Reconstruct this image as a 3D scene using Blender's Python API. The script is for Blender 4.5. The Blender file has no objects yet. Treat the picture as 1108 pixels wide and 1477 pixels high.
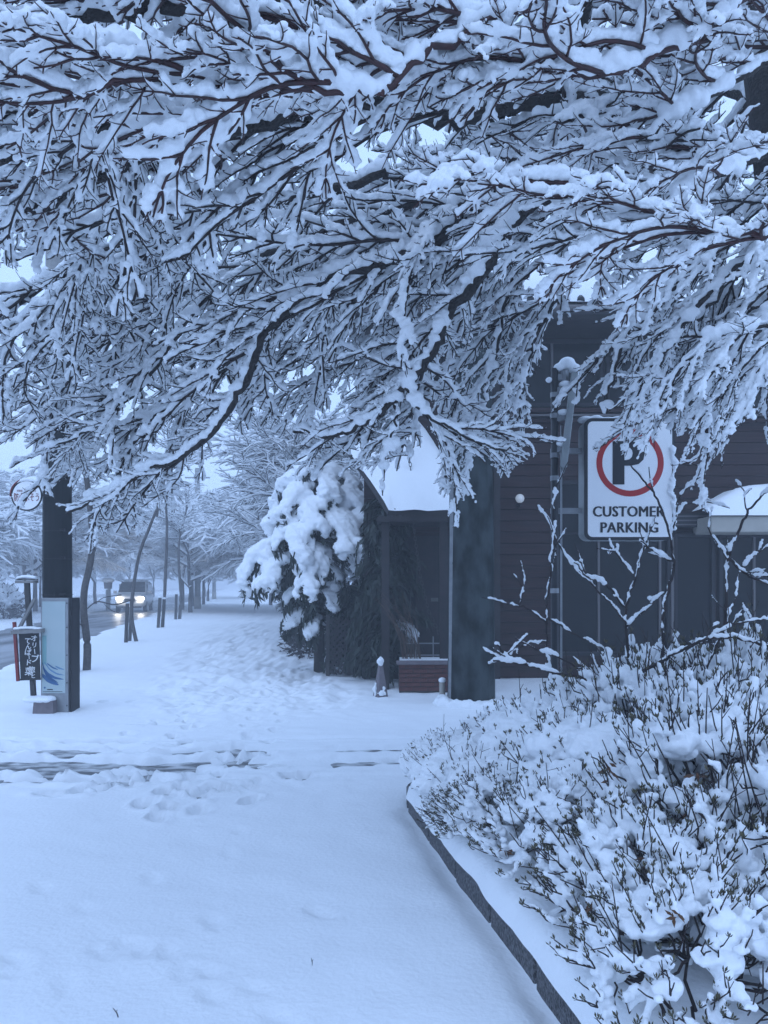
import bpy, math, random
import numpy as np
from mathutils import Vector, Matrix

sc = bpy.context.scene
COL = sc.collection
R = math.radians

# ------------------------------------------------------------------ camera
CAMZ, F, CX, HY = 1.6, 1109.0, 554.0, 842.0      # eye height, focal length and horizon in photo pixels
cam = bpy.data.cameras.new('camera')
cam.sensor_fit = 'VERTICAL'; cam.sensor_height = 36.0
cam.lens = F/1477*36.0
cam.shift_y = (HY-738.5)/1477
cam.clip_start = 0.05; cam.clip_end = 2000
camo = bpy.data.objects.new('camera', cam); COL.objects.link(camo)
camo.location = (0, 0, CAMZ); camo.rotation_euler = (R(90), 0, 0)
sc.camera = camo

# ------------------------------------------------------------------ sky and light
wd = bpy.data.worlds.new('World'); sc.world = wd; wd.use_nodes = True
nt = wd.node_tree; nt.nodes.clear()
wo = nt.nodes.new('ShaderNodeOutputWorld'); bg = nt.nodes.new('ShaderNodeBackground')
sky = nt.nodes.new('ShaderNodeTexSky'); sky.sky_type = 'NISHITA'; sky.sun_disc = False
sky.sun_elevation = R(55); sky.sun_rotation = R(200)
mixw = nt.nodes.new('ShaderNodeMix'); mixw.data_type = 'RGBA'; mixw.inputs[0].default_value = 0.85
mixw.inputs[7].default_value = (4.45, 6.55, 10.6, 1)          # even overcast, cold white balance
nt.links.new(sky.outputs[0], mixw.inputs[6]); nt.links.new(mixw.outputs[2], bg.inputs[0])
bg.inputs[1].default_value = 0.1
nt.links.new(bg.outputs[0], wo.inputs[0])
sun = bpy.data.lights.new('sun', 'SUN'); sun.energy = 0.5; sun.angle = R(60); sun.color = (0.54, 0.70, 1.0)
suno = bpy.data.objects.new('sun', sun); COL.objects.link(suno)
suno.rotation_euler = (R(35), 0, R(-20))
vs = sc.view_settings
vs.view_transform = 'Standard'; vs.look = 'None'; vs.exposure = 0.59; vs.gamma = 1.0
sc.cycles.use_denoising = True
sc.cycles.max_bounces = 6; sc.cycles.diffuse_bounces = 4; sc.cycles.glossy_bounces = 2
sc.cycles.transmission_bounces = 3; sc.cycles.volume_bounces = 2; sc.cycles.transparent_max_bounces = 4
sc.cycles.sample_clamp_indirect = 4.0

# ------------------------------------------------------------------ helpers
def P(px, py, Y): return np.array([(px-CX)/F*Y, Y, CAMZ-(py-HY)/F*Y])
def G(px, py, z=0.0):
    Y = (CAMZ-z)*F/(py-HY); return P(px, py, Y)
TH = math.atan2(0.19, 1.0); CT, ST = math.cos(TH), math.sin(TH)   # the street runs 10.8 degrees to the left
def W(s, u): return s*CT-u*ST, s*ST+u*CT                          # street coordinates -> world x, y
def SU(x, y): return x*CT+y*ST, -x*ST+y*CT

def _h(ix, iy, seed):
    n = (ix.astype(np.int64)*374761393+iy.astype(np.int64)*668265263+seed*1442695041) & 0xffffffff
    n = ((n ^ (n >> 13))*1274126177) & 0xffffffff
    n = (n ^ (n >> 16)) & 0xffffff
    return n/float(0xffffff)
def vn(x, y, seed=0):
    x = np.asarray(x, float); y = np.asarray(y, float)
    ix = np.floor(x); iy = np.floor(y); fx = x-ix; fy = y-iy
    fx = fx*fx*fx*(fx*(fx*6-15)+10); fy = fy*fy*fy*(fy*(fy*6-15)+10)
    a = _h(ix, iy, seed); b = _h(ix+1, iy, seed); c = _h(ix, iy+1, seed); d = _h(ix+1, iy+1, seed)
    return (a*(1-fx)+b*fx)*(1-fy)+(c*(1-fx)+d*fx)*fy-0.5
def fbm(x, y, seed=0, o=3):
    r = 0; a = 1.0
    for i in range(o):
        r = r+a*vn(x*2**i+17*i, y*2**i-9*i, seed+i); a *= 0.5
    return r
def sstep(a, b, x):
    t = np.clip((x-a)/(b-a), 0, 1); return t*t*(3-2*t)

class MB:
    """collects vertices and faces of one mesh"""
    def __init__(self): self.v = []; self.f = []; self.m = []; self.n = 0
    def add(self, v, f, mi=0):
        v = np.asarray(v, float).reshape(-1, 3); n = self.n
        self.v.append(v); self.f.extend([tuple(i+n for i in q) for q in f]); self.m.extend([mi]*len(f))
        self.n += len(v); return self
    def box(self, c, s, rz=0.0, M=None, mi=0, taper=1.0):
        hx, hy, hz = s[0]/2, s[1]/2, s[2]/2
        v = np.array([[sx*hx*(taper if sz > 0 else 1), sy*hy*(taper if sz > 0 else 1), sz*hz] for sz in (-1, 1) for sy in (-1, 1) for sx in (-1, 1)])
        if M is not None: v = v @ np.array(M.to_3x3()).T
        if rz:
            c_, s_ = math.cos(rz), math.sin(rz); v = v @ np.array([[c_, s_, 0], [-s_, c_, 0], [0, 0, 1]])
        return self.add(v+np.array(c), [(0, 2, 3, 1), (4, 5, 7, 6), (0, 1, 5, 4), (1, 3, 7, 5), (3, 2, 6, 7), (2, 0, 4, 6)], mi)
    def bar(self, a, b, w, d, mi=0, up=(0, 0, 1)):
        """a square bar from a to b"""
        a = np.array(a, float); b = np.array(b, float); t = b-a; L = np.linalg.norm(t); t = t/L
        upv = np.array(up, float)
        s = np.cross(t, upv); s = s/max(1e-6, np.linalg.norm(s)) if np.linalg.norm(s) > 1e-3 else np.array([1., 0, 0])
        q = np.cross(s, t)
        v = [p+s*sx*w/2+q*sy*d/2 for p in (a, b) for sy in (-1, 1) for sx in (-1, 1)]
        return self.add(v, [(0, 2, 3, 1), (4, 5, 7, 6), (0, 1, 5, 4), (1, 3, 7, 5), (3, 2, 6, 7), (2, 0, 4, 6)], mi)
    def tube(self, pts, rad, n=6, mi=0, sq=1.0, lift=None, cap=True):
        """tube along pts; sq squeezes it vertically, lift moves each ring along its own up vector"""
        p = np.asarray(pts, float); k = len(p); rad = np.broadcast_to(np.asarray(rad, float), (k,))
        t = np.gradient(p, axis=0); t /= np.maximum(1e-9, np.linalg.norm(t, axis=1))[:, None]
        s = np.cross(t, [0, 0, 1.0]); l = np.linalg.norm(s, axis=1)
        s[l < 0.05] = [1., 0, 0]; s /= np.linalg.norm(s, axis=1)[:, None]
        q = np.cross(s, t); q /= np.maximum(1e-9, np.linalg.norm(q, axis=1))[:, None]
        if lift is not None: p = p+q*np.asarray(lift).reshape(-1, 1)
        a = np.arange(n)*2*math.pi/n+(math.pi/2 if n == 3 else 0)
        v = p[:, None, :]+rad[:, None, None]*(np.cos(a)[None, :, None]*s[:, None, :]+sq*np.sin(a)[None, :, None]*q[:, None, :])
        f = []
        for i in range(k-1):
            for j in range(n):
                j2 = (j+1) % n; f.append((i*n+j, i*n+j2, (i+1)*n+j2, (i+1)*n+j))
        if cap: f.append(tuple(range(n-1, -1, -1))); f.append(tuple((k-1)*n+j for j in range(n)))
        return self.add(v.reshape(-1, 3), f, mi)
    def ell(self, c, r, n=8, m=6, mi=0, M=None):
        """ellipsoid"""
        c = np.array(c, float); r = np.array(r, float)*np.ones(3)
        th = np.linspace(0, math.pi, m+1)[1:-1]; ph = np.arange(n)*2*math.pi/n
        v = [(0, 0, 1)]+[(math.sin(t)*math.cos(a), math.sin(t)*math.sin(a), math.cos(t)) for t in th for a in ph]+[(0, 0, -1)]
        v = np.array(v)*r
        if M is not None: v = v @ np.array(M.to_3x3()).T
        f = [(0, 1+j, 1+(j+1) % n) for j in range(n)]
        for i in range(len(th)-1):
            for j in range(n): f.append((1+i*n+j, 1+(i+1)*n+j, 1+(i+1)*n+(j+1) % n, 1+i*n+(j+1) % n))
        b = len(v)-1; o = 1+(len(th)-1)*n
        f += [(b, o+(j+1) % n, o+j) for j in range(n)]
        return self.add(v+c, f, mi)
    def prism(self, poly, a, b, mi=0):
        """closed prism: polygon (list of 3D points at a) extruded by vector b"""
        p = np.asarray(poly, float)+np.asarray(a, float); k = len(p); b = np.asarray(b, float)
        f = [tuple(range(k-1, -1, -1)), tuple(range(k, 2*k))]+[(i, (i+1) % k, k+(i+1) % k, k+i) for i in range(k)]
        return self.add(np.vstack([p, p+b]), f, mi)
    def mesh(self, name, mats, smooth=False):
        me = bpy.data.meshes.new(name)
        me.from_pydata(np.vstack(self.v).tolist(), [], self.f)
        mats = mats if isinstance(mats, (list, tuple)) else [mats]
        for m in mats: me.materials.append(m)
        if len(mats) > 1: me.polygons.foreach_set('material_index', self.m)
        if smooth: me.polygons.foreach_set('use_smooth', [True]*len(me.polygons))
        me.update(); return me
    def build(self, name, mats, parent=None, smooth=False, bevel=0):
        return link(name, self.mesh(name, mats, smooth), parent, bevel)

def link(name, me, parent=None, bevel=0):
    o = bpy.data.objects.new(name, me); COL.objects.link(o)
    if parent is not None:
        o.parent = parent
        o.matrix_parent_inverse = Matrix.Identity(4)
    if bevel:
        b = o.modifiers.new('bevel', 'BEVEL'); b.width = bevel; b.segments = 2; b.limit_method = 'ANGLE'
    return o
def tag(o, label=None, cat=None, group=None, kind=None):
    if label: o['label'] = label
    if cat: o['category'] = cat
    if group: o['group'] = group
    if kind: o['kind'] = kind
    return o
def thing(name, label, cat, loc=(0, 0, 0), rz=0.0, group=None):
    o = bpy.data.objects.new(name, None); COL.objects.link(o); o.empty_display_size = 0.2
    o.location = loc; o.rotation_euler = (0, 0, rz)
    return tag(o, label, cat, group)
def remesh(mb, name, mat, voxel, smooth=2, keep=False):
    """fuse the overlapping lumps of mb into one continuous skin of snow"""
    me = mb.mesh(name, mat)
    o = bpy.data.objects.new('tmp', me); COL.objects.link(o)
    m = o.modifiers.new('r', 'REMESH'); m.mode = 'VOXEL'; m.voxel_size = voxel; m.use_smooth_shade = True
    if smooth:
        s = o.modifiers.new('s', 'SMOOTH'); s.factor = 0.5; s.iterations = smooth
    dg = bpy.context.evaluated_depsgraph_get()
    r = bpy.data.meshes.new_from_object(o.evaluated_get(dg)); r.name = name
    bpy.data.objects.remove(o); bpy.data.meshes.remove(me)
    r.materials.clear(); r.materials.append(mat)
    r.polygons.foreach_set('use_smooth', [True]*len(r.polygons))
    return r
def rough(me, amp, sc, seed=0):
    """push the skin in and out so that no lump stays a ball"""
    n = len(me.vertices); v = np.empty(n*3); w = np.empty(n*3); me.vertices.foreach_get('co', v); me.vertices.foreach_get('normal', w)
    v = v.reshape(-1, 3); w = w.reshape(-1, 3); a = v*sc
    d = vn(a[:, 0]+a[:, 2]*.7, a[:, 1]-a[:, 2]*.5, seed)+vn(a[:, 1]+a[:, 0]*.3, a[:, 2]+a[:, 1]*.4, seed+1)+.6*vn(2.1*a[:, 0]-a[:, 1], 2.1*a[:, 2]+a[:, 0], seed+2)
    v = v+w*(d*amp)[:, None]; me.vertices.foreach_set('co', v.ravel()); me.update(); return me
def text_mesh(body, size, mat, bold=0.0, ext=0.002, spacing=1.0, w=None, fatten=0):
    c = bpy.data.curves.new('lettering', 'FONT'); c.body = body; c.size = size; c.align_x = 'CENTER'; c.align_y = 'CENTER'
    c.offset = bold; c.extrude = ext; c.space_character = spacing; c.resolution_u = 3
    o = bpy.data.objects.new('tmp', c); COL.objects.link(o)
    dg = bpy.context.evaluated_depsgraph_get()
    me = bpy.data.meshes.new_from_object(o.evaluated_get(dg)); me.name = 'lettering'
    bpy.data.objects.remove(o); bpy.data.curves.remove(c)
    me.materials.clear(); me.materials.append(mat)
    v = np.empty(len(me.vertices)*3); me.vertices.foreach_get('co', v); v = v.reshape(-1, 3)
    mid = (v.max(0)+v.min(0))/2; v -= mid
    if w: v[:, 0] *= w/(v[:, 0].max()-v[:, 0].min())
    me.vertices.foreach_set('co', v.ravel()); me.update()
    if fatten:      # heavier strokes: the outline repeated a little to each side
        n = len(v); f = [tuple(p.vertices) for p in me.polygons]; me.clear_geometry(); vv, ff = [], []
        for k, dx in enumerate((-1, -.5, 0, .5, 1)): vv.append(v+np.array([dx*fatten*size, abs(dx)*-.0*size, .0004*k])); ff += [tuple(i+n*k for i in q) for q in f]
        me.from_pydata(np.vstack(vv).tolist(), [], ff); me.update()
    return me

# ------------------------------------------------------------------ materials
def mat(name, col, rough=0.7, metal=0.0, noise=None, bump=None, spec=0.5, col2=None, detail=4, emis=None, stretch=None, wave=None):
    """Principled material; noise = (scale, contrast), bump = (scale, strength)"""
    m = bpy.data.materials.new(name); m.use_nodes = True; n = m.node_tree; b = n.nodes['Principled BSDF']
    b.inputs['Base Color'].default_value = (*col, 1); b.inputs['Roughness'].default_value = rough
    b.inputs['Metallic'].default_value = metal; b.inputs['Specular IOR Level'].default_value = spec
    tc = n.nodes.new('ShaderNodeTexCoord'); src = tc.outputs['Object']
    if stretch:
        mp = n.nodes.new('ShaderNodeMapping'); mp.inputs['Scale'].default_value = stretch
        n.links.new(src, mp.inputs[0]); src = mp.outputs[0]
    if noise:
        t = n.nodes.new('ShaderNodeTexNoise'); t.inputs['Scale'].default_value = noise[0]; t.inputs['Detail'].default_value = detail
        n.links.new(src, t.inputs['Vector'])
        r = n.nodes.new('ShaderNodeValToRGB'); e = noise[1]
        r.color_ramp.elements[0].position = 0.5-e; r.color_ramp.elements[1].position = 0.5+e
        r.color_ramp.elements[0].color = (*col, 1); r.color_ramp.elements[1].color = (*(col2 or [c*1.6 for c in col]), 1)
        n.links.new(t.outputs[0], r.inputs[0]); n.links.new(r.outputs[0], b.inputs['Base Color'])
    if bump:
        t = n.nodes.new('ShaderNodeTexNoise'); t.inputs['Scale'].default_value = bump[0]; t.inputs['Detail'].default_value = 3
        n.links.new(src, t.inputs['Vector'])
        bp = n.nodes.new('ShaderNodeBump'); bp.inputs['Strength'].default_value = bump[1]; bp.inputs['Distance'].default_value = 0.02
        n.links.new(t.outputs[0], bp.inputs['Height']); n.links.new(bp.outputs[0], b.inputs['Normal'])
    if emis:
        b.inputs['Emission Color'].default_value = (*emis[0], 1); b.inputs['Emission Strength'].default_value = emis[1]
    return m
M = {}
M['snow'] = mat('snow', (0.86, 0.88, 0.90), 0.75, spec=0.2, bump=(45, 0.25))
M['snow_ground'] = mat('snow_ground', (0.86, 0.88, 0.90), 0.75, spec=0.2, bump=(34, 0.3))
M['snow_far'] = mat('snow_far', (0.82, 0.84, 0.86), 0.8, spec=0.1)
M['asphalt'] = mat('wet_asphalt', (0.045, 0.046, 0.05), 0.35, noise=(1.1, 0.10), col2=(0.36, 0.37, 0.39), stretch=(1.0, 0.16, 1), bump=(30, 0.4), detail=8)
M['slush'] = mat('slush_asphalt', (0.03, 0.031, 0.034), 0.35, noise=(5, 0.10), col2=(0.55, 0.56, 0.57), bump=(40, 0.6), detail=10, stretch=(1, 1.8, 1))
M['granite'] = mat('wet_granite', (0.018, 0.018, 0.02), 0.5, noise=(85, 0.12), col2=(0.13, 0.13, 0.14), bump=(70, 0.8))
M['bark'] = mat('dark_bark', (0.014, 0.011, 0.010), 0.8, noise=(40, 0.2), col2=(0.035, 0.028, 0.025), bump=(60, 0.8))
M['twig'] = mat('red_brown_twig', (0.022, 0.007, 0.007), 0.6, noise=(18, 0.2), col2=(0.055, 0.014, 0.013))
M['twig_dark'] = mat('dark_twig', (0.009, 0.006, 0.006), 0.7, noise=(18, 0.2), col2=(0.026, 0.011, 0.010))
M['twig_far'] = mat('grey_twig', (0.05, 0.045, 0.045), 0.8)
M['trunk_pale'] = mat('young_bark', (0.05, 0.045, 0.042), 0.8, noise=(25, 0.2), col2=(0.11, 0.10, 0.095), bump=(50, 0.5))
M['leaf'] = mat('olive_leaf', (0.035, 0.035, 0.013), 0.5, noise=(30, 0.2), col2=(0.09, 0.075, 0.03))
M['deadleaf'] = mat('brown_leaf', (0.07, 0.028, 0.010), 0.7, noise=(30, 0.2), col2=(0.14, 0.06, 0.02))
M['needle'] = mat('dark_needle', (0.007, 0.013, 0.010), 0.6, noise=(20, 0.25), col2=(0.03, 0.045, 0.03))
M['plank'] = mat('dark_siding', (0.014, 0.008, 0.008), 0.7, noise=(4, 0.25), col2=(0.046, 0.023, 0.021), spec=.2, stretch=(0.35, 1, 9), bump=(20, 0.3))
M['darkwood'] = mat('dark_wood', (0.007, 0.006, 0.006), 0.7, noise=(6, 0.25), col2=(0.026, 0.02, 0.02))
M['glass'] = mat('dark_glass', (0.006, 0.007, 0.008), 0.12, spec=0.14)
M['frame'] = mat('dark_frame', (0.018, 0.018, 0.02), 0.5, spec=.2)
M['trim'] = mat('grey_trim', (0.10, 0.09, 0.09), 0.5)
M['tile'] = mat('roof_tile', (0.03, 0.032, 0.036), 0.5, bump=(50, 0.3))
M['beige'] = mat('beige_fascia', (0.30, 0.28, 0.24), 0.6, noise=(6, 0.3), col2=(0.38, 0.36, 0.32))
M['brick'] = mat('brick', (0.075, 0.026, 0.020), 0.85, noise=(14, 0.25), col2=(0.15, 0.05, 0.04), bump=(70, 0.5))
M['mortar'] = mat('mortar', (0.05, 0.045, 0.04), 0.9)
M['poleskin'] = mat('weathered_sheet', (0.006, 0.010, 0.010), 0.7, noise=(4.6, 0.11), col2=(0.042, 0.054, 0.056), stretch=(1, 1, 0.55), bump=(9, 0.3), detail=8, spec=.15)
M['concrete'] = mat('concrete', (0.20, 0.20, 0.20), 0.85, noise=(9, 0.25), col2=(0.30, 0.30, 0.29), bump=(40, 0.3))
M['polewrap'] = mat('dark_wrap', (0.007, 0.009, 0.010), 0.6, noise=(5, 0.3), col2=(0.014, 0.017, 0.018), spec=.15)
M['advert'] = mat('pale_panel', (0.34, 0.44, 0.45), 0.4, noise=(2.2, 0.3), col2=(0.46, 0.52, 0.52))
M['teal'] = mat('teal_print', (0.20, 0.38, 0.38), 0.4)
M['blue'] = mat('blue_print', (0.03, 0.11, 0.25), 0.4)
M['lightblue'] = mat('pale_blue_print', (0.12, 0.24, 0.38), 0.4)
M['steel'] = mat('grey_steel', (0.22, 0.23, 0.24), 0.4, metal=0.6, noise=(12, 0.25), col2=(0.32, 0.33, 0.34))
M['silver'] = mat('silver_side', (0.36, 0.38, 0.38), 0.35, metal=0.5, noise=(8, 0.3), col2=(0.22, 0.24, 0.24))
M['blackpaint'] = mat('black_paint', (0.010, 0.011, 0.014), 0.4)
M['white'] = mat('white_face', (0.90, 0.90, 0.90), 0.4)
M['red'] = mat('red_print', (0.42, 0.014, 0.014), 0.4)
M['redwood'] = mat('red_paint', (0.20, 0.012, 0.012), 0.6)
M['chalk'] = mat('white_brush', (0.7, 0.7, 0.7), 0.7)
M['board'] = mat('black_board', (0.010, 0.011, 0.012), 0.7)
M['greywood'] = mat('weathered_wood', (0.16, 0.155, 0.15), 0.8, noise=(10, 0.3), col2=(0.28, 0.27, 0.26))
M['stake'] = mat('stake_wood', (0.03, 0.028, 0.027), 0.8, noise=(14, 0.3), col2=(0.07, 0.065, 0.06), stretch=(1, 1, .2))
M['stone'] = mat('grey_stone', (0.12, 0.10, 0.11), 0.8, noise=(10, 0.3), col2=(0.2, 0.17, 0.18), bump=(40, 0.4))
M['carpaint'] = mat('white_car_paint', (0.62, 0.63, 0.64), 0.25)
M['rubber'] = mat('rubber', (0.012, 0.012, 0.013), 0.8)
M['lamp'] = mat('headlight', (0.9, 0.9, 0.9), 0.2, emis=((1.0, 0.96, 0.86), 14.0))
M['globe'] = mat('lamp_globe', (0.5, 0.5, 0.5), 0.3, emis=((0.8, 0.9, 1.0), 0.12))
M['chain'] = mat('chain_iron', (0.05, 0.045, 0.045), 0.6)
M['straw'] = mat('dry_stem', (0.09, 0.06, 0.045), 0.8)

def wb(mb, name, mats, root, smooth=False, bevel=0, parent=None):
    """build a part given in world coordinates under root (root is not rotated)"""
    L = np.array(root.location)
    mb.v = [v-L for v in mb.v]
    return mb.build(name, mats, parent or root, smooth, bevel)

# ------------------------------------------------------------------ snow-covered ground
KS = 1.17            # street coordinate of the planter kerb
FOOT = [(225,1103,.5,5.5),(272,1106,.3,5),(180,1133,1.2,5.6),(142,1136,1.4,6),(318,1138,.7,8.0),(266,1137,.5,5.5),(236,1143,.3,5),(206,1160,.4,4),
        (243,1163,.6,3.6),(228,1180,.3,3.5),(250,1060,.2,3.5),(272,1048,.4,3.5),(285,1047,.1,3),(268,1068,.3,3.5),(215,1120,.6,5),(160,1120,1.2,4.5),
        (72,1145,1.4,4.0),(295,1096,.8,4.5),(365,1136,.6,2.2),(345,1200,.3,1.5),(460,1313,.8,2.6),(310,1330,.5,1.8),(205,1368,.4,1.8),(150,1376,.9,1.6),
        (243,1372,.2,1.8),(296,1398,.6,2.2),(267,1400,.2,1.5),(305,1434,.4,1.9),(373,1427,1.0,1.4),(60,1280,.5,1.8),(20,1385,.9,2.2),(180,1365,.3,2.0),
        (12,1405,1.2,2.2),(120,1310,.7,1.2),(330,1230,.4,1.2),(100,1420,.2,1.2),(400,1465,.9,1.6),(220,1265,.3,1.4)]
rngf = random.Random(5)
FOOT = [(G(a, b)[0], G(a, b)[1], r, d/100*(1.35 if b < 1190 else .75)) for a, b, r, d in FOOT]
for k in range(34):
    t = k/33; x, y = -1.15-.6*t+.16*(1 if k % 2 else -1)+rngf.uniform(-.05, .05), 5.4+9*t; FOOT.append((x, y, TH+rngf.gauss(0, .15), rngf.uniform(.03, .055)))
for k in range(26):
    FOOT.append((rngf.uniform(-3.6, -.6), rngf.uniform(5.5, 7.4), rngf.uniform(-1, 1), rngf.uniform(.04, .075)))
for k in range(90):           # trodden path along the street
    u = rngf.uniform(8.6, 30); s = rngf.gauss(0.15, 0.55) if u > 11 else rngf.gauss(-0.9, .4)
    x, y = W(s, u); FOOT.append((x, y, rngf.gauss(TH, .5), rngf.uniform(.025, .05)))
def height(x, y):
    s, u = SU(x, y)
    h = 0.022*fbm(x*1.3, y*1.3, 3, 3)+0.010*fbm(x*5, y*5, 11, 2)
    # trampled walk further along
    tr = sstep(8.5, 11, u)*(1-sstep(1.2, 2.2, s))*sstep(-1.8, -0.7, s)
    h = h+tr*(0.11*fbm(x*3.6, y*2.6, 21, 3)-0.02)
    # parking entrance: tyre ruts running across the walk
    left = 1-sstep(-2.3, -0.9, x)
    wob = 0.10*fbm(x*1.2, x*0+3, 31, 3)+.03*fbm(x*5, x*0+9, 33, 2)
    for yc, wd_, dp, dl in ((7.98, .07, .03, .05), (7.50, .15, .080, .05), (6.95, .175, .086, .05), (6.66, .10, .004, .10), (6.36, .08, .0, .09)):
        d = np.abs(y-(yc+wob*.6+0.05*np.sin(x*1.1+yc)+0.02*(x-0.3)))
        jag = .75+2.2*fbm(x*2.6, y*7.0+yc*7, 41, 4); wj = wd_*np.clip(.85+1.2*fbm(x*2.3, y*0+yc*3, 43, 4), .3, 1.5)
        h = h-(dp*np.clip(.8+1.5*fbm(x*1.1, y*0+yc, 45, 3), .25, 1.25)+dl*left*np.clip(jag, .05, 1.5))*np.exp(-(d/wj)**6)+(0.006+0.014*left)*np.clip(1+1.8*fbm(x*6, y*6, 47, 2), 0, 2)*np.exp(-((d-wd_*1.6)/.05)**2)
    rightrut = np.exp(-((x-0.22)/.22)**2)*np.exp(-((y-7.0+.03*np.sin(x*9))/.06)**2)
    h = h-.07*rightrut
    slz = left*sstep(6.0, 6.3, y)*(1-sstep(7.5, 8.2, y))
    h = h+slz*(0.05*fbm(x*6, y*9, 51, 3)+.030*fbm(x*8, y*11, 57, 3)-.010)-slz*.075*sstep(.08, .36, fbm(x*1.9, y*6.5, 53, 4))*sstep(-1.5, -2.6, x)
    for fx, fy, fr, dp in FOOT:
        m = (np.abs(x-fx) < .4) & (np.abs(y-fy) < .4)
        if not m.any(): continue
        c_, s_ = math.cos(fr), math.sin(fr); dx = x[m]-fx; dy = y[m]-fy
        k_ = .72 if fy < 5.1 else 1.0; a = (dx*c_+dy*s_)/(.058*k_); b = (-dx*s_+dy*c_)/(.135*k_)
        r = np.sqrt(a*a+b*b)*(1+.5*fbm(x[m]*9, y[m]*9, 61, 2)); h[m] += -dp*(1-sstep(.75, 1.08, r))+dp*.22*np.exp(-((r-1.35)/.3)**2)
    # slit left by the kerb, lift under the planter
    inpl = (u < 5.3)
    h = h-0.05*np.exp(-((s-KS+.03)/.07)**2)*inpl*(.6+.8*vn(u*2.2, u*0, 77))
    h = h+0.12*sstep(KS+.02, KS+.1, s)*(1-sstep(5.05, 5.2, u))
    # carriageway: the snow ends in a ragged edge with a low bank
    n = 0.5*fbm(u*0.9, u*0+1, 81, 3)+.25*fbm(u*3, s*1.5, 83, 2)
    e1 = sstep(-4.75, -4.35, s+n*.6); h = np.where(s < -3.3, h+0.07*np.exp(-((s+4.05+n*.3)/.3)**2)*(.6+1.5*fbm(x*2, y*2, 91, 2)), h)
    road = (1-e1)*sstep(-8.6, -8.1, -(-s-0)*1.0+0*s) if False else (1-e1)*(1-sstep(8.0, 8.5, -s+n*.6))
    road2 = sstep(16.2, 16.8, -s+n)*(1-sstep(20.5, 21.2, -s+n))
    h = h+0.10*np.exp(-((s+9.3+n)/.6)**2)+.05*fbm(x*.6, y*.6, 95, 2)*(s < -8)
    h = h-0.16*np.maximum(road, road2)
    h = np.where(s < -24, h+1.2*sstep(24, 60, -s), h)
    return h
def axis(a, b, step, lo, hi, g=1.12):
    c = list(np.arange(a, b, step)); d = step; x = b
    while x < hi: c.append(x); d *= g; x += d
    c.append(hi); d = step; x = a-step; pre = []
    while x > lo: pre.append(x); d *= g; x -= d
    pre.append(lo); return np.array(pre[::-1]+c)
xs = axis(-5.2, 2.2, 0.03, -420, 420, 1.075); ys = axis(2.2, 11.5, 0.028, -60, 430, 1.035)
X, Y = np.meshgrid(xs, ys); Z = height(X.ravel().copy(), Y.ravel().copy())
nx, ny = len(xs), len(ys)
me = bpy.data.meshes.new('snow_ground')
idx = np.arange(nx*ny).reshape(ny, nx)
q = np.stack([idx[:-1, :-1], idx[:-1, 1:], idx[1:, 1:], idx[1:, :-1]], -1).reshape(-1, 4)
me.from_pydata(np.stack([X.ravel(), Y.ravel(), Z], -1).tolist(), [], q.tolist())
me.materials.append(M['snow_ground']); me.polygons.foreach_set('use_smooth', [True]*len(me.polygons))
tag(link('snow_ground', me), kind='structure')

def strip(name, s0, s1, u0, u1, z, m):
    mb = MB(); n = 40
    for i in range(n):
        ua, ub = u0+(u1-u0)*i/n, u0+(u1-u0)*(i+1)/n
        mb.add([(*W(s0, ua), z), (*W(s1, ua), z), (*W(s1, ub), z), (*W(s0, ub), z)], [(0, 1, 2, 3)])
    o = mb.build(name, m); return tag(o, kind='structure')
strip('road', -9.2, -3.6, -30, 300, -0.055, M['asphalt'])
strip('far_lane', -22, -15.5, -30, 300, -0.055, M['asphalt'])
mb = MB(); mb.box((-1.2, 7.2, -0.07), (7.4, 3.4, 0.04)); tag(mb.build('driveway', M['slush']), kind='structure')

# ------------------------------------------------------------------ planter: granite kerb stones and the snow bed behind them
kerb = thing('planter_kerb', 'dark speckled granite kerb edging the snowy shrub bed on the right', 'kerb', (*W(KS, 2.5), 0), TH)
kr = random.Random(3); u = -1.2; path = []
while u < 4.75:
    L = kr.uniform(.56, .64)
    mb = MB(); mb.box((.07, u+L/2-2.5, .005), (.13, L-.016, .25+kr.uniform(-.012, .012)), rz=kr.uniform(-.012, .012))
    mb.build('kerb_stone', M['granite'], kerb, bevel=.012); u += L
UE = u
for k in range(4):            # rounded corner
    a0 = k*math.pi/8; a1 = a0+math.pi/8; rr = .42; cx_, cy_ = .07+rr, UE-2.5+.02
    p0 = (cx_-rr*math.cos(a0), cy_+rr*math.sin(a0)); p1 = (cx_-rr*math.cos(a1), cy_+rr*math.sin(a1))
    MB().bar((*p0, .005), (*p1, .005), .13, .25).build('kerb_stone', M['granite'], kerb, bevel=.012)
for k in range(5):
    MB().box((.5+.32+k*.62, UE-2.5+.02+.42, .005), (.61, .13, .25)).build('kerb_stone', M['granite'], kerb, bevel=.012)
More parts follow.
